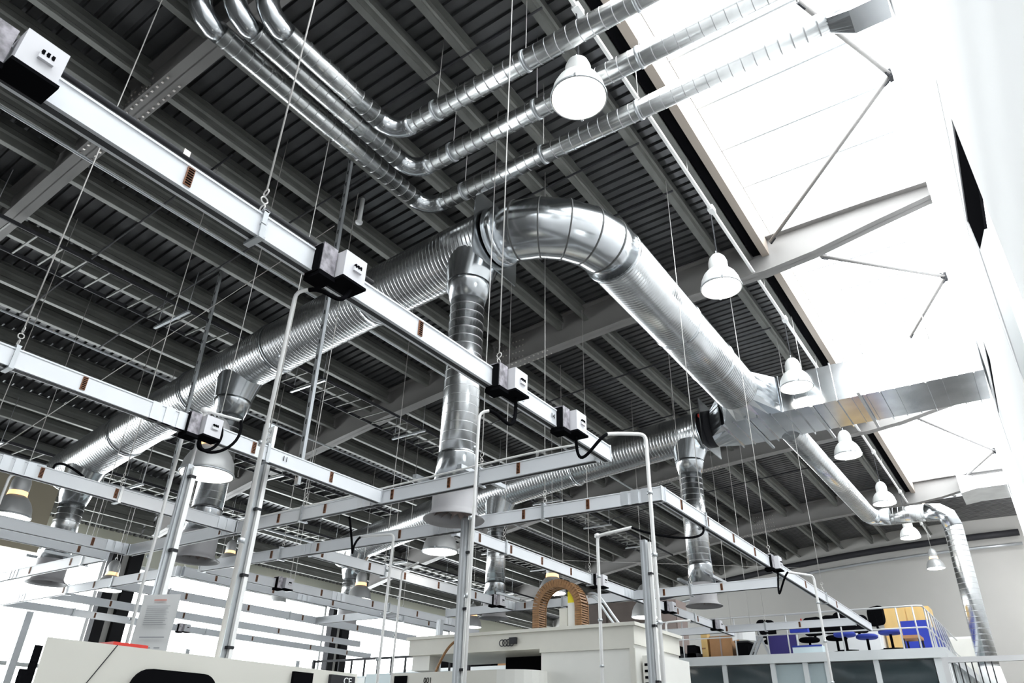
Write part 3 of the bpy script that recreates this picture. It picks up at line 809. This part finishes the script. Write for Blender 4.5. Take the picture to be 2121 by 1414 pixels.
inl = [((3.60, 5.97, 3.76), 'large grey bell lamp hanging at left in front of the drop duct'), ((7.55, 6.45, 3.92), 'bell lamp glowing below the central swirl outlet, right of the bent pole'),
       ((3.78, 10.5, 4.05), 'grey bell lamp with orange glow at the left edge'), ((10.1, 15.0, 5.1), 'small bell lamp with orange glow right of the left drop duct outlet'),
       ((10.9, 11.4, 4.2), 'grey bell lamp with orange glow left of the cream machine'), ((11.2, 6.9, 4.0), 'bell lamp glowing behind the arched cable chain'),
       ((12.5, 5.75, 3.70), 'bell lamp behind the tall double post'), ((13.6, 19.0*.92, 5.0), 'small dark bell lamp between the tall left posts'),
       ((7.3, 14.5, 4.05), 'dark backlit bell lamp in front of the left column'), ((15.4, 11.9, 4.25), 'dim bell lamp between centre post and slim drop duct')]
L1 = lamp(inl[0][0], inl[0][1], under(5.97)+DECK, M['shade2'], True)
for loc, lb in inl[1:]:
    r_ = copy_tree(L1, loc, lb, 'pendant bell lamps')
    for c in kids(r_):
        if c.name.startswith('suspension'):
            o2 = MB().tube([(0, 0, .60), (0, 0, under(loc[1])+DECK+.01-loc[2])], .004, 6).build('suspension', M['wire'])
            c.data = o2.data; bpy.data.objects.remove(o2)

# lamp conduit track along the skylight
t = thing('lamp_conduit', 'long white conduit track carrying the pendant lamps along the skylight', 'conduit', (12, 2.1, 7.7))
MB().beam((X0, 2.05, 7.72), (26.2, 2.05, 7.72), .035, .045).build('track', M['conduit'], t)
for x in (3.83, 7.27, 10.48, 13.9, 17.4, 20.8, 24.4):
    MB().cbox((x, 2.05, 7.715), (.12, .075, .075)).build('lamp_socket', M['white'], t)
m = MB()
for x in range(-3, 26, 3): m.tube([(x+.5, 2.05, 7.74), (x+.5, 2.05, 8.0)], .005, 6)
m.each('hanger', M['wire'], t)

# cable ladders and roof conduits
def ladder(label, y0, w, z, xa, xb):
    t = thing('cable_ladder', label, 'cable tray', ((xa+xb)/2, y0, z), 'cable ladders')
    MB().box(xa, y0, z, xb, y0+.02, z+.05).build('side_rail', M['dark'], t)
    MB().box(xa, y0+w-.02, z, xb, y0+w, z+.05).build('side_rail', M['dark'], t)
    m = MB(); n_ = int((xb-xa)/.3)
    for i in range(n_): m.box(xa+.3*i, y0+.02, z+.005, xa+.3*i+.02, y0+w-.02, z+.025)
    m.build('rungs', M['purlin'], t)['kind'] = 'stuff'
    m = MB()
    for i in range(int((xb-xa)/2.5)):
        for yy in (y0-.02, y0+w+.02): m.tube([(xa+.8+2.5*i, yy, z-.04), (xa+.8+2.5*i, yy, under(y0)+.3)], .005, 5)
        m.box(xa+.78+2.5*i, y0-.08, z-.05, xa+.82+2.5*i, y0+w+.08, z-.02)
    m.each('hanger', M['strut'], t, 3)
    return t
ladder('cable ladder under the purlins left of the main duct', 8.6, .68, 6.8, X0, 21.0)
ladder('cable ladder high at far left before the window wall', 13.4, .6, 5.85, X0, 21.0)
ladder('narrow cable ladder close behind the left rails', 11.9, .4, 6.35, 5.5, 21.0)
for i, (y, z, r, lb) in enumerate([(7.0, 6.95, .018, 'shiny steel conduit running above the second busbar at left'), (10.45, 6.62, .016, 'thin steel conduit below the cable ladder at left'),
                                   (2.5, 3.83, .014, 'dark conduit running just above the longest busbar'), (13.2, 5.6, .03, 'pale conduit high along the left wall')]):
    a, c = (X0, 20) if i != 2 else (-1, 2.2)
    t = thing('steel_conduit', lb, 'conduit', (a, y, z), 'roof conduits')
    MB().tube([(a, y, z), (c, y, z)], r, 8).build('pipe', M['strut'] if i != 2 else M['dark'], t)
    m = MB(); x = a+.7
    while x < c: m.cbox((x, y, z+.01), (.03, .03, .03)); x += 1.35
    m.each('clip', M['bolt'], t)
# pipes on the end wall following the arch
for i, (dz, r, mt) in enumerate([(-.28, .10, 'dark'), (-.62, .045, 'strut')]):
    pts = [(26.75, y, under(max(0, y))+DECK-.32+dz) for y in [-.3+1.0*j for j in range(17)]]
    tag(MB().tube(pts, r, 10).build('wall_pipe', M[mt]), ['thick dark pipe following the arch of the end wall', 'thin steel pipe beneath the dark pipe on the end wall'][i], 'pipe', 'end wall pipes')
# diagonal wires
for i, (p, q) in enumerate([((2.3, 9.93, 3.36), (4.63, 6.14, 7.45)), ((10.5, 8.0, 4.6), (26.5, 4.5, 7.0))]):
    tag(MB().tube([p, q], .005, 5).build('stay_wire', M['wire']), ['long diagonal stay wire crossing the cable ladder at left', 'thin diagonal wire in front of the end wall'][i], 'wire')
# small ceiling detectors
for i, (x, y) in enumerate([(4.9, 6.0), (14.2, 4.6), (13.0, 8.4)]):
    z = under(y)+DECK
    m = MB().lathe((x, y, z-.42), [(.001, 0), (.045, .005), (.05, .03), (.03, .05), (.03, .42)], 16)
    tag(m.build('smoke_detector', M['white']), ['round white smoke detector on the roof left of the centre', 'round white smoke detector in the roof bay beyond the rectangular duct', 'round white smoke detector in the dark roof right of the double post'][i], 'detector', 'smoke detectors')

# ------------------------------------------------------------------ cream machine panel, lower left foreground
t = thing('milling_machine', 'cream machine housing with rounded dark window at the bottom left', 'machine', (1.7, 2.8, 0))
m = MB().prism([(1.03, 2.30), (2.24, 2.30), (2.24, 3.3), (1.50, 3.3)], 2, 0, 1.885); m.build('housing', M['machine'], t)
m = MB().prism([(.985, 2.302), (1.028, 2.302), (1.24, 2.78), (1.20, 2.78)], 2, 0, 1.80)
m.prism([(1.005, 2.302), (1.028, 2.302), (1.24, 2.78), (1.22, 2.78)], 2, 1.80, 1.862); m.build('side_bellows', M['black'], t)
m = MB()
def rrect(x0, z0, x1, z1, r, n=6):
    out = []
    for cx, cz, a in ((x1-r, z1-r, 0), (x0+r, z1-r, PI/2), (x0+r, z0+r, PI), (x1-r, z0+r, 1.5*PI)):
        for j in range(n+1): out.append((cx+r*math.cos(a+j*PI/2/n), cz+r*math.sin(a+j*PI/2/n)))
    return out
m.prism(rrect(1.30, .9, 1.60, 1.83, .06), 1, 2.285, 2.31); m.build('window', M['black'], t)
MB().beam((1.235, 2.299, 1.885), (1.13, 2.299, 1.70), .003, .002).build('panel_seam', M['dark'], t)
MB().box(1.91, 2.285, 1.5, 2.0, 2.30, 1.868).build('control_screen', M['black'], t)
pl = MB().box(2.09, 2.285, 1.5, 2.215, 2.30, 1.872).build('name_plate', M['dark'], t)
text('ce_mark', 'CE', .036, FACE_NY(2.175, 2.283, 1.852), M['white'], t)
MB().box(2.222, 2.29, .2, 2.236, 2.31, 1.87).build('edge_strip', M['machine2'], t)
MB().box(1.30, 2.45, 1.885, 1.42, 2.55, 1.91).build('warning_light', M['red'], t)

t = thing('paper_notice', 'printed paper sheet with red heading hanging on the post above the machine', 'paper', (2.59, 4.46, 2.04))
m = MB(); nn = 8; ZB, ZT = 2.04, 2.42
for i in range(nn):
    z0, z1 = ZB+i*(ZT-ZB)/nn, ZB+(i+1)*(ZT-ZB)/nn; c0 = .008*math.sin(i*.7); c1 = .008*math.sin((i+1)*.7)
    xa, ya, xb, yb = 2.54, 4.58, 2.64, 4.34
    m.add([(xa, ya+c0, z0), (xb, yb+c0, z0), (xb, yb+c1, z1), (xa, ya+c1, z1), (xa, ya+.002+c0, z0), (xb, yb+.002+c0, z0), (xb, yb+.002+c1, z1), (xa, ya+.002+c1, z1)],
          [(0, 1, 2, 3), (7, 6, 5, 4), (0, 4, 5, 1), (3, 2, 6, 7), (0, 3, 7, 4), (1, 5, 6, 2)])
m.build('sheet', M['paper'], t)
def pln(m, u0, u1, z, h):
    f_ = lambda u: (xa+(xb-xa)*u-.010, ya+(yb-ya)*u-.008, z)
    m.beam(f_(u0), f_(u1), .002, h)
m = MB()
for i in range(10): pln(m, .2, .82-.05*(i % 3), 2.35-i*.012, .002)
pln(m, .2, .85, 2.17, .006)
for i in range(3): pln(m, .15+.25*i, .30+.25*i, 2.11, .006)
m.build('printed_lines', M['ink'], t)
m = MB(); pln(m, .35, .68, 2.385, .008); m.build('red_heading', M['redink'], t)

# ------------------------------------------------------------------ cream grinding machine, centre
X2 = 7.3
t = thing('machining_centre', 'cream machine with overhead beam, arched cable chain and the number 001', 'machine', (7.8, 5, 0))
MB().box(X2, 3.50, 2.60, 8.5, 6.63, 2.80).box(X2-.03, 3.47, 2.78, 8.53, 6.66, 2.815).build('overhead_beam', M['machine'], t)
MB().box(X2+.02, 3.52, 0, 8.5, 4.66, 2.60).build('cabinet', M['machine2'], t)
MB().box(X2, 3.51, 2.56, X2+.02, 4.67, 2.60).box(X2, 3.50, 0, X2+.02, 3.56, 2.56).build('cabinet_trim', M['machine'], t)
MB().box(7.9, 4.67, 1.5, 8.4, 5.55, 2.60).build('gap_shade_block', M['black'], t)  # added black block, stands for the shade in the gap under the beam
MB().box(X2+.05, 6.32, 2.43, X2+.25, 6.60, 2.60).build('bracket_leg', M['machine2'], t)
m = MB().box(X2-.35, 5.0, 0, X2+.3, 6.55, 2.37); m.build('lower_cabinet', M['machine'], t)
pts = [(X2-.35, 5.0)]+[(X2-.35+.30*(1-math.cos(a))+0, 5.0-.42*math.sin(a)) for a in [PI/2*j/6 for j in range(1, 7)]]+[(X2+.3, 4.58), (X2+.3, 5.0)]
MB().prism(pts, 2, 0, 2.37).build('curved_cover', M['machine2'], t)
text('number', '001', .085, FACE_NX(X2-.353, 5.98, 2.28), M['black'], t)
MB().box(X2-.36, 6.30, 2.22, X2-.34, 6.50, 2.34).build('socket_recess', M['black'], t)
cp = MB()
for j in range(4): cp.tube(arc((X2-.03, 5.17-.045*j, 2.68), .035, 0, 2*PI, 12, 'YZ'), .006, 6)
cp.cbox((X2-.02, 5.02, 2.70), (.03, .10, .07)); cp.build('coiled_cable', M['dark'], t)
# vent box at the right
v = MB().box(X2+.15, 3.28, 0, 8.2, 3.49, 2.50).build('vent_housing', M['machine2'], t)
m = MB()
for r_ in range(6):
    for c in range(3): m.box(X2+.145, 3.30+.062*c, 2.40-r_*.06, X2+.151, 3.345+.062*c, 2.425-r_*.06)
m.build('vent_slots', M['black'], v)['kind'] = 'stuff'
MB().lathe((X2+.28, 3.39, 2.48), [(.07, 0), (.07, .06), (.03, .09), (.001, .09)], 16).build('filter_cap', M['white'], t)
# cable chain arch
XC = 7.75
ch = MB(); lk = MB()
cy, cz, Ro = 4.67, 3.20, .335
path = [(4.96, 2.81+.026*j) for j in range(11)]+[(4.665+.295*math.cos(a), 3.09+.285*math.sin(a)) for a in [PI*j/26 for j in range(27)]]+[(4.37, 3.07-.026*j) for j in range(11)]
for j, ((ya, za), (yb, zb)) in enumerate(zip(path[:-1], path[1:])):
    c = V((XC, (ya+yb)/2, (za+zb)/2)); d = (V((XC, yb, zb))-V((XC, ya, za)))
    if d.length < 1e-4: continue
    u = d.normalized(); nrm = V((1, 0, 0)).cross(u); L = d.length
    lk.beam(c-u*L*.30, c+u*L*.30, .15, .078, nrm)
    for sx in (-.085, .085): ch.beam(c-u*L*.44+V((sx, 0, 0)), c+u*L*.44+V((sx, 0, 0)), .012, .09, nrm)
ls = MB(); rs = MB()
for src in [ch]:
    st = src.starts+[(len(src.v), len(src.f))]
    for i in range(len(src.starts)):
        v0, f0 = st[i]; v1, f1 = st[i+1]
        (ls if i % 2 == 0 else rs).add(src.v[v0:v1], [tuple(j-v0 for j in f) for f in src.f[f0:f1]])
chain = ls.build('cable_chain', M['chain'], t); rs.build('chain_side', M['chain'], t); lk.each('chain_link', M['chain'], chain)
MB().tube([(XC, y_, z_) for y_, z_ in path], .03, 10).build('bundled_hoses', M['black'], t)
pathr = [(cy+(Ro+.055)*math.cos(a), cz+.01+.345*math.sin(a)) for a in [PI*j/18 for j in range(4, 19)]]+[(4.285, 3.19-.04*j) for j in range(10)]
MB().tube([(XC-.02, 4.90, 3.47), (XC, 4.88, 3.48)], .01, 6)
m = MB().box(7.70, 4.40, 2.81, 7.84, 4.53, 3.14); m.cur = 1; m.box(7.70, 4.40, 3.14, 7.84, 4.53, 3.27); m.build('marker_post', [M['machine2'], M['yellow']], t)
MB().box(7.72, 4.55, 2.81, 7.82, 4.66, 3.09).build('support_block', M['machine'], t)
m = MB(); m.tube(bez((7.75, 4.28, 3.23), (7.75, 4.12, 3.27), (7.75, 4.08, 3.1), (7.75, 3.84, 2.82)), .014, 8)
m.tube(bez((7.75, 4.28, 3.20), (7.75, 4.14, 3.22), (7.75, 4.12, 3.05), (7.75, 3.90, 2.82)), .014, 8); m.build('hydraulic_hose', M['strut'], t)
MB().tube(bez((X2-.02, 5.75, 2.75), (X2-.1, 5.9, 2.75), (X2-.1, 6.0, 2.55), (X2-.1, 6.1, 2.36)), .016, 8).build('hose', M['chain'], t)

# pale cabinets and far machine tops between the two machines
t = thing('tool_cabinet', 'pale blue-grey cabinet left of the cream machine behind the thin poles', 'cabinet', (9.5, 9.3, 0))
MB().box(9.3, 7.6, 0, 10.2, 9.35, 2.62).build('body', M['paleblue'], t); MB().box(9.28, 8.2, .2, 9.3, 8.75, 2.6).build('door', M['frame'], t); MB().box(9.28, 7.7, 2.54, 9.3, 8.1, 2.58).build('label_strip', M['blue'], t)
t = thing('tool_cabinet', 'second pale cabinet further left beyond the machine panel', 'cabinet', (9.5, 10.3, 0))
MB().box(9.4, 9.4, 0, 10.2, 11.0, 2.60).build('body', M['paleblue'], t); MB().box(9.38, 9.45, .2, 9.4, 10.1, 2.58).build('door', M['white'], t)
t = thing('hose_rack', 'dark rack with many thin hanging rods left of the cream machine', 'rack', (11, 10.2, 0))
MB().box(10.98, 8.4, 3.05, 11.02, 12.6, 3.09).build('top_bar', M['dark'], t)
for j in range(11):
    MB().box(10.985, 8.6+.36*j, 2.4, 11.015, 8.63+.36*j, 3.05).build('hanging_rod', M['dark'], t)
MB().box(10.9, 8.45, 0, 10.95, 8.5, 3.09).box(10.9, 12.5, 0, 10.95, 12.55, 3.09).build('upright', M['dark'], t)

# ------------------------------------------------------------------ raised office (mezzanine)
XM = 15.0; ZM = 3.28
t = thing('office_block', 'glazed office block with pale frames below the storage deck at right', 'office', (16.5, 6, 0))
MB().box(XM-.05, 1.38, ZM-.16, 20.5, 14.0, ZM).build('roof_deck', M['frame'], t)
MB().box(XM+.1, 1.5, 0, 20.4, 13.9, .9).build('lower_wall', M['frame'], t)
MB().box(XM-.02, 1.38, 0, XM+.16, 1.60, ZM-.16).build('corner_post', M['frame'], t)
ym = [1.60, 2.52, 3.35, 3.74, 4.34, 5.28, 6.12, 7.05, 8.1, 9.2, 10.4, 11.6, 13.2]
for i, (ya, yb) in enumerate(zip(ym[:-1], ym[1:])):
    w = 2.6
    MB().box(XM-.01, yb-.045, 0, XM+.09, yb+.045, ZM-.16).build('mullion', M['frame'], t)
    MB().box(XM+.03, ya+.02, .9, XM+.05, yb-.02, ZM-.18).build('glass_panel', M['paleglass'] if i in (2, 3) else M['officeglass'], t)
m = MB()
for i in range(8):
    MB().box(XM+.3+i*.55, 1.42, .9, XM+.36+i*.55, 1.48, ZM-.16).build('side_mullion', M['frame'], t)
MB().box(XM+.2, 1.47, .9, 20.3, 1.49, ZM-.18).build('side_glass', M['paleglass'], t)
MB().box(17.5, 13.85, 0, 20.4, 13.9, ZM-.16).box(20.35, 1.5, 0, 20.4, 13.9, ZM-.16).build('rear_wall', M['wall'], t)

t = thing('deck_railing', 'grey tube railing around the storage deck above the office', 'railing', (XM, 1.6, ZM))
fr = lambda y, z: (XM+.03, y, z)
MB().tube([fr(9.5, ZM+.72), fr(1.78, ZM+.70), fr(1.68, ZM+.70), (XM+.10, 1.60, ZM+.70), (20.2, 1.60, ZM+.70)], .016, 8).build('top_rail', M['railing'], t)
MB().tube([fr(9.5, ZM+.36), fr(1.70, ZM+.34), (XM+.06, 1.60, ZM+.34), (20.2, 1.60, ZM+.34)], .013, 8).build('middle_rail', M['railing'], t)
for y in (1.75, 2.02, 3.0, 3.98, 5.0, 6.1, 7.2, 8.3, 9.4): MB().tube([fr(y, ZM-.1), fr(y, ZM+.71)], .014, 8).build('baluster', M['railing'], t)
for j in range(8): MB().tube([(XM+.35+.66*j, 1.60, ZM-.05), (XM+.35+.37*j, 1.60, ZM+.70)], .015, 8).build('baluster', M['railing'], t)
t = thing('stair_handrail', 'pale horizontal handrail in front of the vertical pipe at the right edge', 'railing', (13.5, .5, 2.9))
MB().box(13.48, -.3, 2.90, 13.56, 1.34, 2.975).build('top_rail', M['railing'], t)
MB().box(13.48, -.3, 2.48, 13.56, 1.2, 2.52).build('lower_rail', M['railing'], t)
MB().box(13.47, 1.26, 0, 13.55, 1.34, 2.9).build('newel', M['railing'], t)
for j in range(7): MB().box(13.50, 1.20-.085*j, 2.1, 13.53, 1.215-.085*j, 2.9).build('baluster', M['dark'], t)

# things stored on the deck
def boxthing(name, label, cat, b_, m_, parts=()):
    t = thing(name, label, cat, ((b_[0]+b_[3])/2, (b_[1]+b_[4])/2, b_[2]))
    MB().box(*b_).build('body', M[m_], t)
    for pn, pb, pm in parts: MB().box(*pb).build(pn, M[pm], t)
    return t
boxthing('wooden_cabinet', 'light wooden cabinet with two doors on the storage deck at right', 'cabinet', (17.6, 1.75, ZM, 18.2, 2.65, 4.36), 'wood',
         [('door', (17.58, 1.78, ZM+.05, 17.6, 2.18, 4.33), 'wood'), ('door', (17.58, 2.21, ZM+.05, 17.6, 2.62, 4.33), 'wood')])
boxthing('office_partition', 'bright blue partition panel at the right end of the storage deck', 'partition', (16.2, 1.66, ZM, 16.26, 2.15, 3.90), 'blue', [('edge_profile', (16.18, 1.64, ZM, 16.28, 1.66, 3.92), 'frame')])
boxthing('office_partition', 'second blue partition panel standing lengthwise beside the side railing', 'partition', (16.4, 1.68, ZM, 18.4, 1.72, 3.85), 'blue', [('edge_profile', (18.4, 1.67, ZM, 18.44, 1.73, 3.87), 'frame')])
boxthing('work_table', 'low table with reddish top on the deck in front of the blue panel', 'table', (15.4, 1.78, ZM+.22, 15.9, 2.08, ZM+.27), 'card', [('leg', (15.42, 1.79, ZM, 15.45, 1.82, ZM+.22), 'dark'), ('leg', (15.42, 2.04, ZM, 15.45, 2.07, ZM+.22), 'dark'), ('leg', (15.85, 1.79, ZM, 15.88, 1.82, ZM+.22), 'dark'), ('leg', (15.85, 2.04, ZM, 15.88, 2.07, ZM+.22), 'dark')])
boxthing('white_cabinet', 'long low white cabinet behind the swivel chairs on the deck', 'cabinet', (17.4, 2.7, ZM, 17.9, 4.2, ZM+.62), 'white', [('door', (17.38, 2.75, ZM+.03, 17.4, 3.4, ZM+.6), 'white'), ('door', (17.38, 3.45, ZM+.03, 17.4, 4.15, ZM+.6), 'white')])
boxthing('tall_locker', 'tall white locker beside the vertical pipe behind the side railing', 'cabinet', (20.6, 1.25, 2.6, 21.2, 1.95, 4.1), 'white', [('door', (20.58, 1.28, 2.62, 20.6, 1.92, 4.05), 'machine2'), ('pedestal', (20.6, 1.25, 0, 21.2, 1.95, 2.6), 'wall')])
boxthing('cardboard_box', 'large brown cardboard box tied with string on the deck', 'box', (15.6, 5.28, ZM, 16.1, 5.75, 3.74), 'card', [('tape', (15.595, 5.50, ZM, 15.6, 5.53, 3.745), 'taupe')])
boxthing('cardboard_box', 'narrow light cardboard sheet pack left of the tied box', 'box', (15.6, 5.80, ZM, 15.8, 5.93, 3.90), 'wood', [('tape', (15.595, 5.85, 3.5, 15.6, 5.93, 3.53), 'card')])
boxthing('plastic_crate', 'black plastic crate right of the cardboard box', 'crate', (15.5, 4.92, ZM, 15.9, 5.16, 3.60), 'black', [('rim', (15.48, 4.90, 3.58, 15.92, 5.18, 3.61), 'dark')])
boxthing('notice_board', 'dark navy board leaning on the deck behind the railing', 'board', (15.7, 4.0, ZM, 15.74, 4.55, 3.72), 'navy', [('frame_strip', (15.69, 3.98, ZM, 15.75, 4.0, 3.74), 'frame'), ('frame_strip', (15.69, 4.55, ZM, 15.75, 4.57, 3.74), 'frame')])
boxthing('tall_cabinet', 'dark brown tall cabinet on the deck left of the double post', 'cabinet', (15.8, 7.05, ZM, 16.4, 9.4, 4.62), 'brown', [('door', (15.78, 7.1, ZM+.05, 15.8, 8.2, 4.55), 'brown'), ('door', (15.78, 8.25, ZM+.05, 15.8, 9.35, 4.55), 'brown')])
boxthing('tall_cabinet', 'taupe cabinet side panel right of the dark brown cabinet', 'cabinet', (15.9, 6.55, ZM, 16.5, 7.02, 4.60), 'taupe', [('door', (15.88, 6.57, ZM+.05, 15.9, 7.0, 4.55), 'taupe')])
boxthing('blue_bag', 'small violet-blue bag on top of the dark brown cabinet', 'bag', (15.85, 7.2, 4.62, 16.1, 7.5, 4.86), 'bluechair', [('handle', (15.95, 7.3, 4.86, 15.98, 7.4, 4.92), 'blue')])
boxthing('storage_box', 'brown storage box on the deck seen under the cream machine beam', 'box', (15.6, 9.7, ZM, 16.3, 11.2, 3.86), 'card', [('lid', (15.58, 9.68, 3.80, 16.32, 11.22, 3.87), 'brown')])
boxthing('plastic_crate', 'large black crate far left on the deck, seen under the beam', 'crate', (15.6, 11.4, ZM, 16.1, 12.3, 3.80), 'black', [('rim', (15.58, 11.38, 3.76, 16.12, 12.32, 3.81), 'dark')])
boxthing('plastic_crate', 'black crate on the deck between brown box and dark cabinet', 'crate', (15.7, 9.45, ZM, 16.1, 9.66, 3.95), 'black', [('rim', (15.68, 9.43, 3.93, 16.12, 9.68, 3.96), 'dark')])
boxthing('plastic_crate', 'black crate at the far left end of the deck', 'crate', (15.6, 12.6, ZM, 16.1, 13.6, 3.72), 'black', [('rim', (15.58, 12.58, 3.68, 16.12, 13.62, 3.73), 'dark')])
t = thing('filing_trays', 'black letter trays standing on the deck left of the cardboard', 'tray', (15.5, 6.2, ZM))
m = MB()
for dy in (0, .35): m.prism([(6.02+dy, ZM), (6.24+dy, ZM), (6.21+dy, ZM+.30), (6.05+dy, ZM+.30)], 0, 15.5, 15.8)
m.build('tray', M['black'], t); MB().box(15.5, 5.98, ZM, 15.8, 6.62, ZM+.14).build('base_tray', M['dark'], t)
t = thing('metal_trestle', 'grey metal trestle frame lying slanted right of the black crate', 'trestle', (15.6, 4.7, ZM))
MB().beam((15.5, 4.92, ZM), (15.5, 4.68, ZM+.42), .04, .04).build('leg', M['strut'], t); MB().beam((15.5, 4.84, ZM), (15.5, 4.60, ZM+.42), .04, .04).build('leg', M['strut'], t)
MB().beam((15.5, 4.50, ZM), (15.5, 4.68, ZM+.5), .03, .03).build('leg', M['strut'], t)
m = MB()
for j in range(5): m.beam((15.5, 4.90-.05*j, ZM+.06+.08*j), (15.5, 4.80-.05*j, ZM+.04+.08*j), .05, .02)
m.build('rungs', M['strut'], t)

def chair(x, y, label, fab, rz=0, z=ZM, hb=.34):
    t = thing('swivel_chair', label, 'chair', (x, y, z), 'swivel chairs on the deck')
    pos = (x, y, z)
    MB().lathe(pos, [(.001, .34), (.17, .34), (.20, .36), (.20, .40), (.17, .42), (.001, .425)], 20).build('seat', fab, t)
    pts = rrect(y-.21, z+.48, y+.21, z+.48+hb, .10, 6)
    m = MB().prism(pts, 0, x+.20, x+.25); m.build('backrest', M['black'], t)
    MB().beam((x+.1, y, z+.41), (x+.24, y, z+.43), .05, .015).beam((x+.24, y, z+.43), (x+.26, y, z+.70), .05, .015, (1, 0, 0)).build('back_bracket', M['black'], t)
    MB().tube([(x, y, z+.10), (x, y, z+.40)], .025, 10).build('gas_lift', M['black'], t)
    for i in range(5):
        a = 2*PI*i/5+.3; e = (x+.27*math.cos(a), y+.27*math.sin(a), z+.07)
        l_ = MB().beam((x, y, z+.10), e, .04, .03).build('leg', M['black'], t)
        MB().lathe((e[0], e[1], z), [(.001, 0), (.025, .0), (.028, .03), (.02, .055), (.001, .06)], 8).build('castor', M['black'], l_)
    t.rotation_euler = (0, 0, rz)
    return t
c0 = chair(15.75, 3.10, 'swivel chair with blue seat turned left behind the railing', M['bluechair'], 0)
copy_tree(c0, (16.25, 2.80, ZM), 'swivel chair with blue seat in the middle of the row', 'swivel chairs on the deck', rotz=.7)
copy_tree(c0, (15.75, 2.30, ZM), 'swivel chair with blue seat nearest the corner of the railing', 'swivel chairs on the deck', rotz=2.4)
c1 = chair(16.2, 3.35, 'black swivel chair with tall rounded back behind the rail end', M['black'], .3, hb=.36)
copy_tree(c1, (16.3, 3.90, ZM), 'black swivel chair left of the rail end over the railing', 'swivel chairs on the deck', rotz=-.3)
copy_tree(c1, (16.3, 4.62, ZM), 'black swivel chair farthest left, half behind the white conduit', 'swivel chairs on the deck', rotz=.8)
boxthing('folded_panel', 'pale blue-white folded panel lying on the deck below the chairs', 'panel', (15.3, 3.45, ZM, 15.7, 4.0, ZM+.16), 'paleblue', [('edge_strip', (15.29, 3.45, ZM+.14, 15.3, 4.0, ZM+.17), 'bluechair')])
boxthing('tool_bag', 'turquoise-blue bag hanging on the railing of the deck', 'bag', (15.1, 3.62, ZM+.38, 15.25, 3.95, ZM+.56), 'blue', [('strap', (15.1, 3.7, ZM+.56, 15.14, 3.72, ZM+.62), 'red')])

# curved white sign hanging at the end of the rail
t = thing('hanging_sign', 'curved white sign hanging by two wires at the rail end over the deck', 'sign', (14.9, 4.6, 3.5))
m = MB(); n_ = 8
for i in range(n_):
    u0, u1 = i/n_, (i+1)/n_
    f_ = lambda u: (14.6+.25*math.sin(u*PI)*-1+.1*u, 4.92-.42*u)
    (xa, ya), (xb, yb) = f_(u0), f_(u1)
    m.add([(xa, ya, 3.50), (xb, yb, 3.50), (xb, yb, 3.76), (xa, ya, 3.76), (xa+.02, ya, 3.50), (xb+.02, yb, 3.50), (xb+.02, yb, 3.76), (xa+.02, ya, 3.76)],
          [(3, 2, 1, 0), (4, 5, 6, 7), (0, 1, 5, 4), (2, 3, 7, 6)])
m.build('panel', M['white'], t)
for u in (.05, .9):
    x, y = 14.6-.25*math.sin(u*PI)+.1*u, 4.92-.42*u
    MB().tube([(x, y, 3.76), (x, y, under(y)+.3)], .005, 6).build('suspension_wire', M['wire'], t)

# keep custom helper values out of the file's data
for o in list(bpy.data.objects):
    for k_ in ('_o', '_h'):
        if k_ in o: del o[k_]
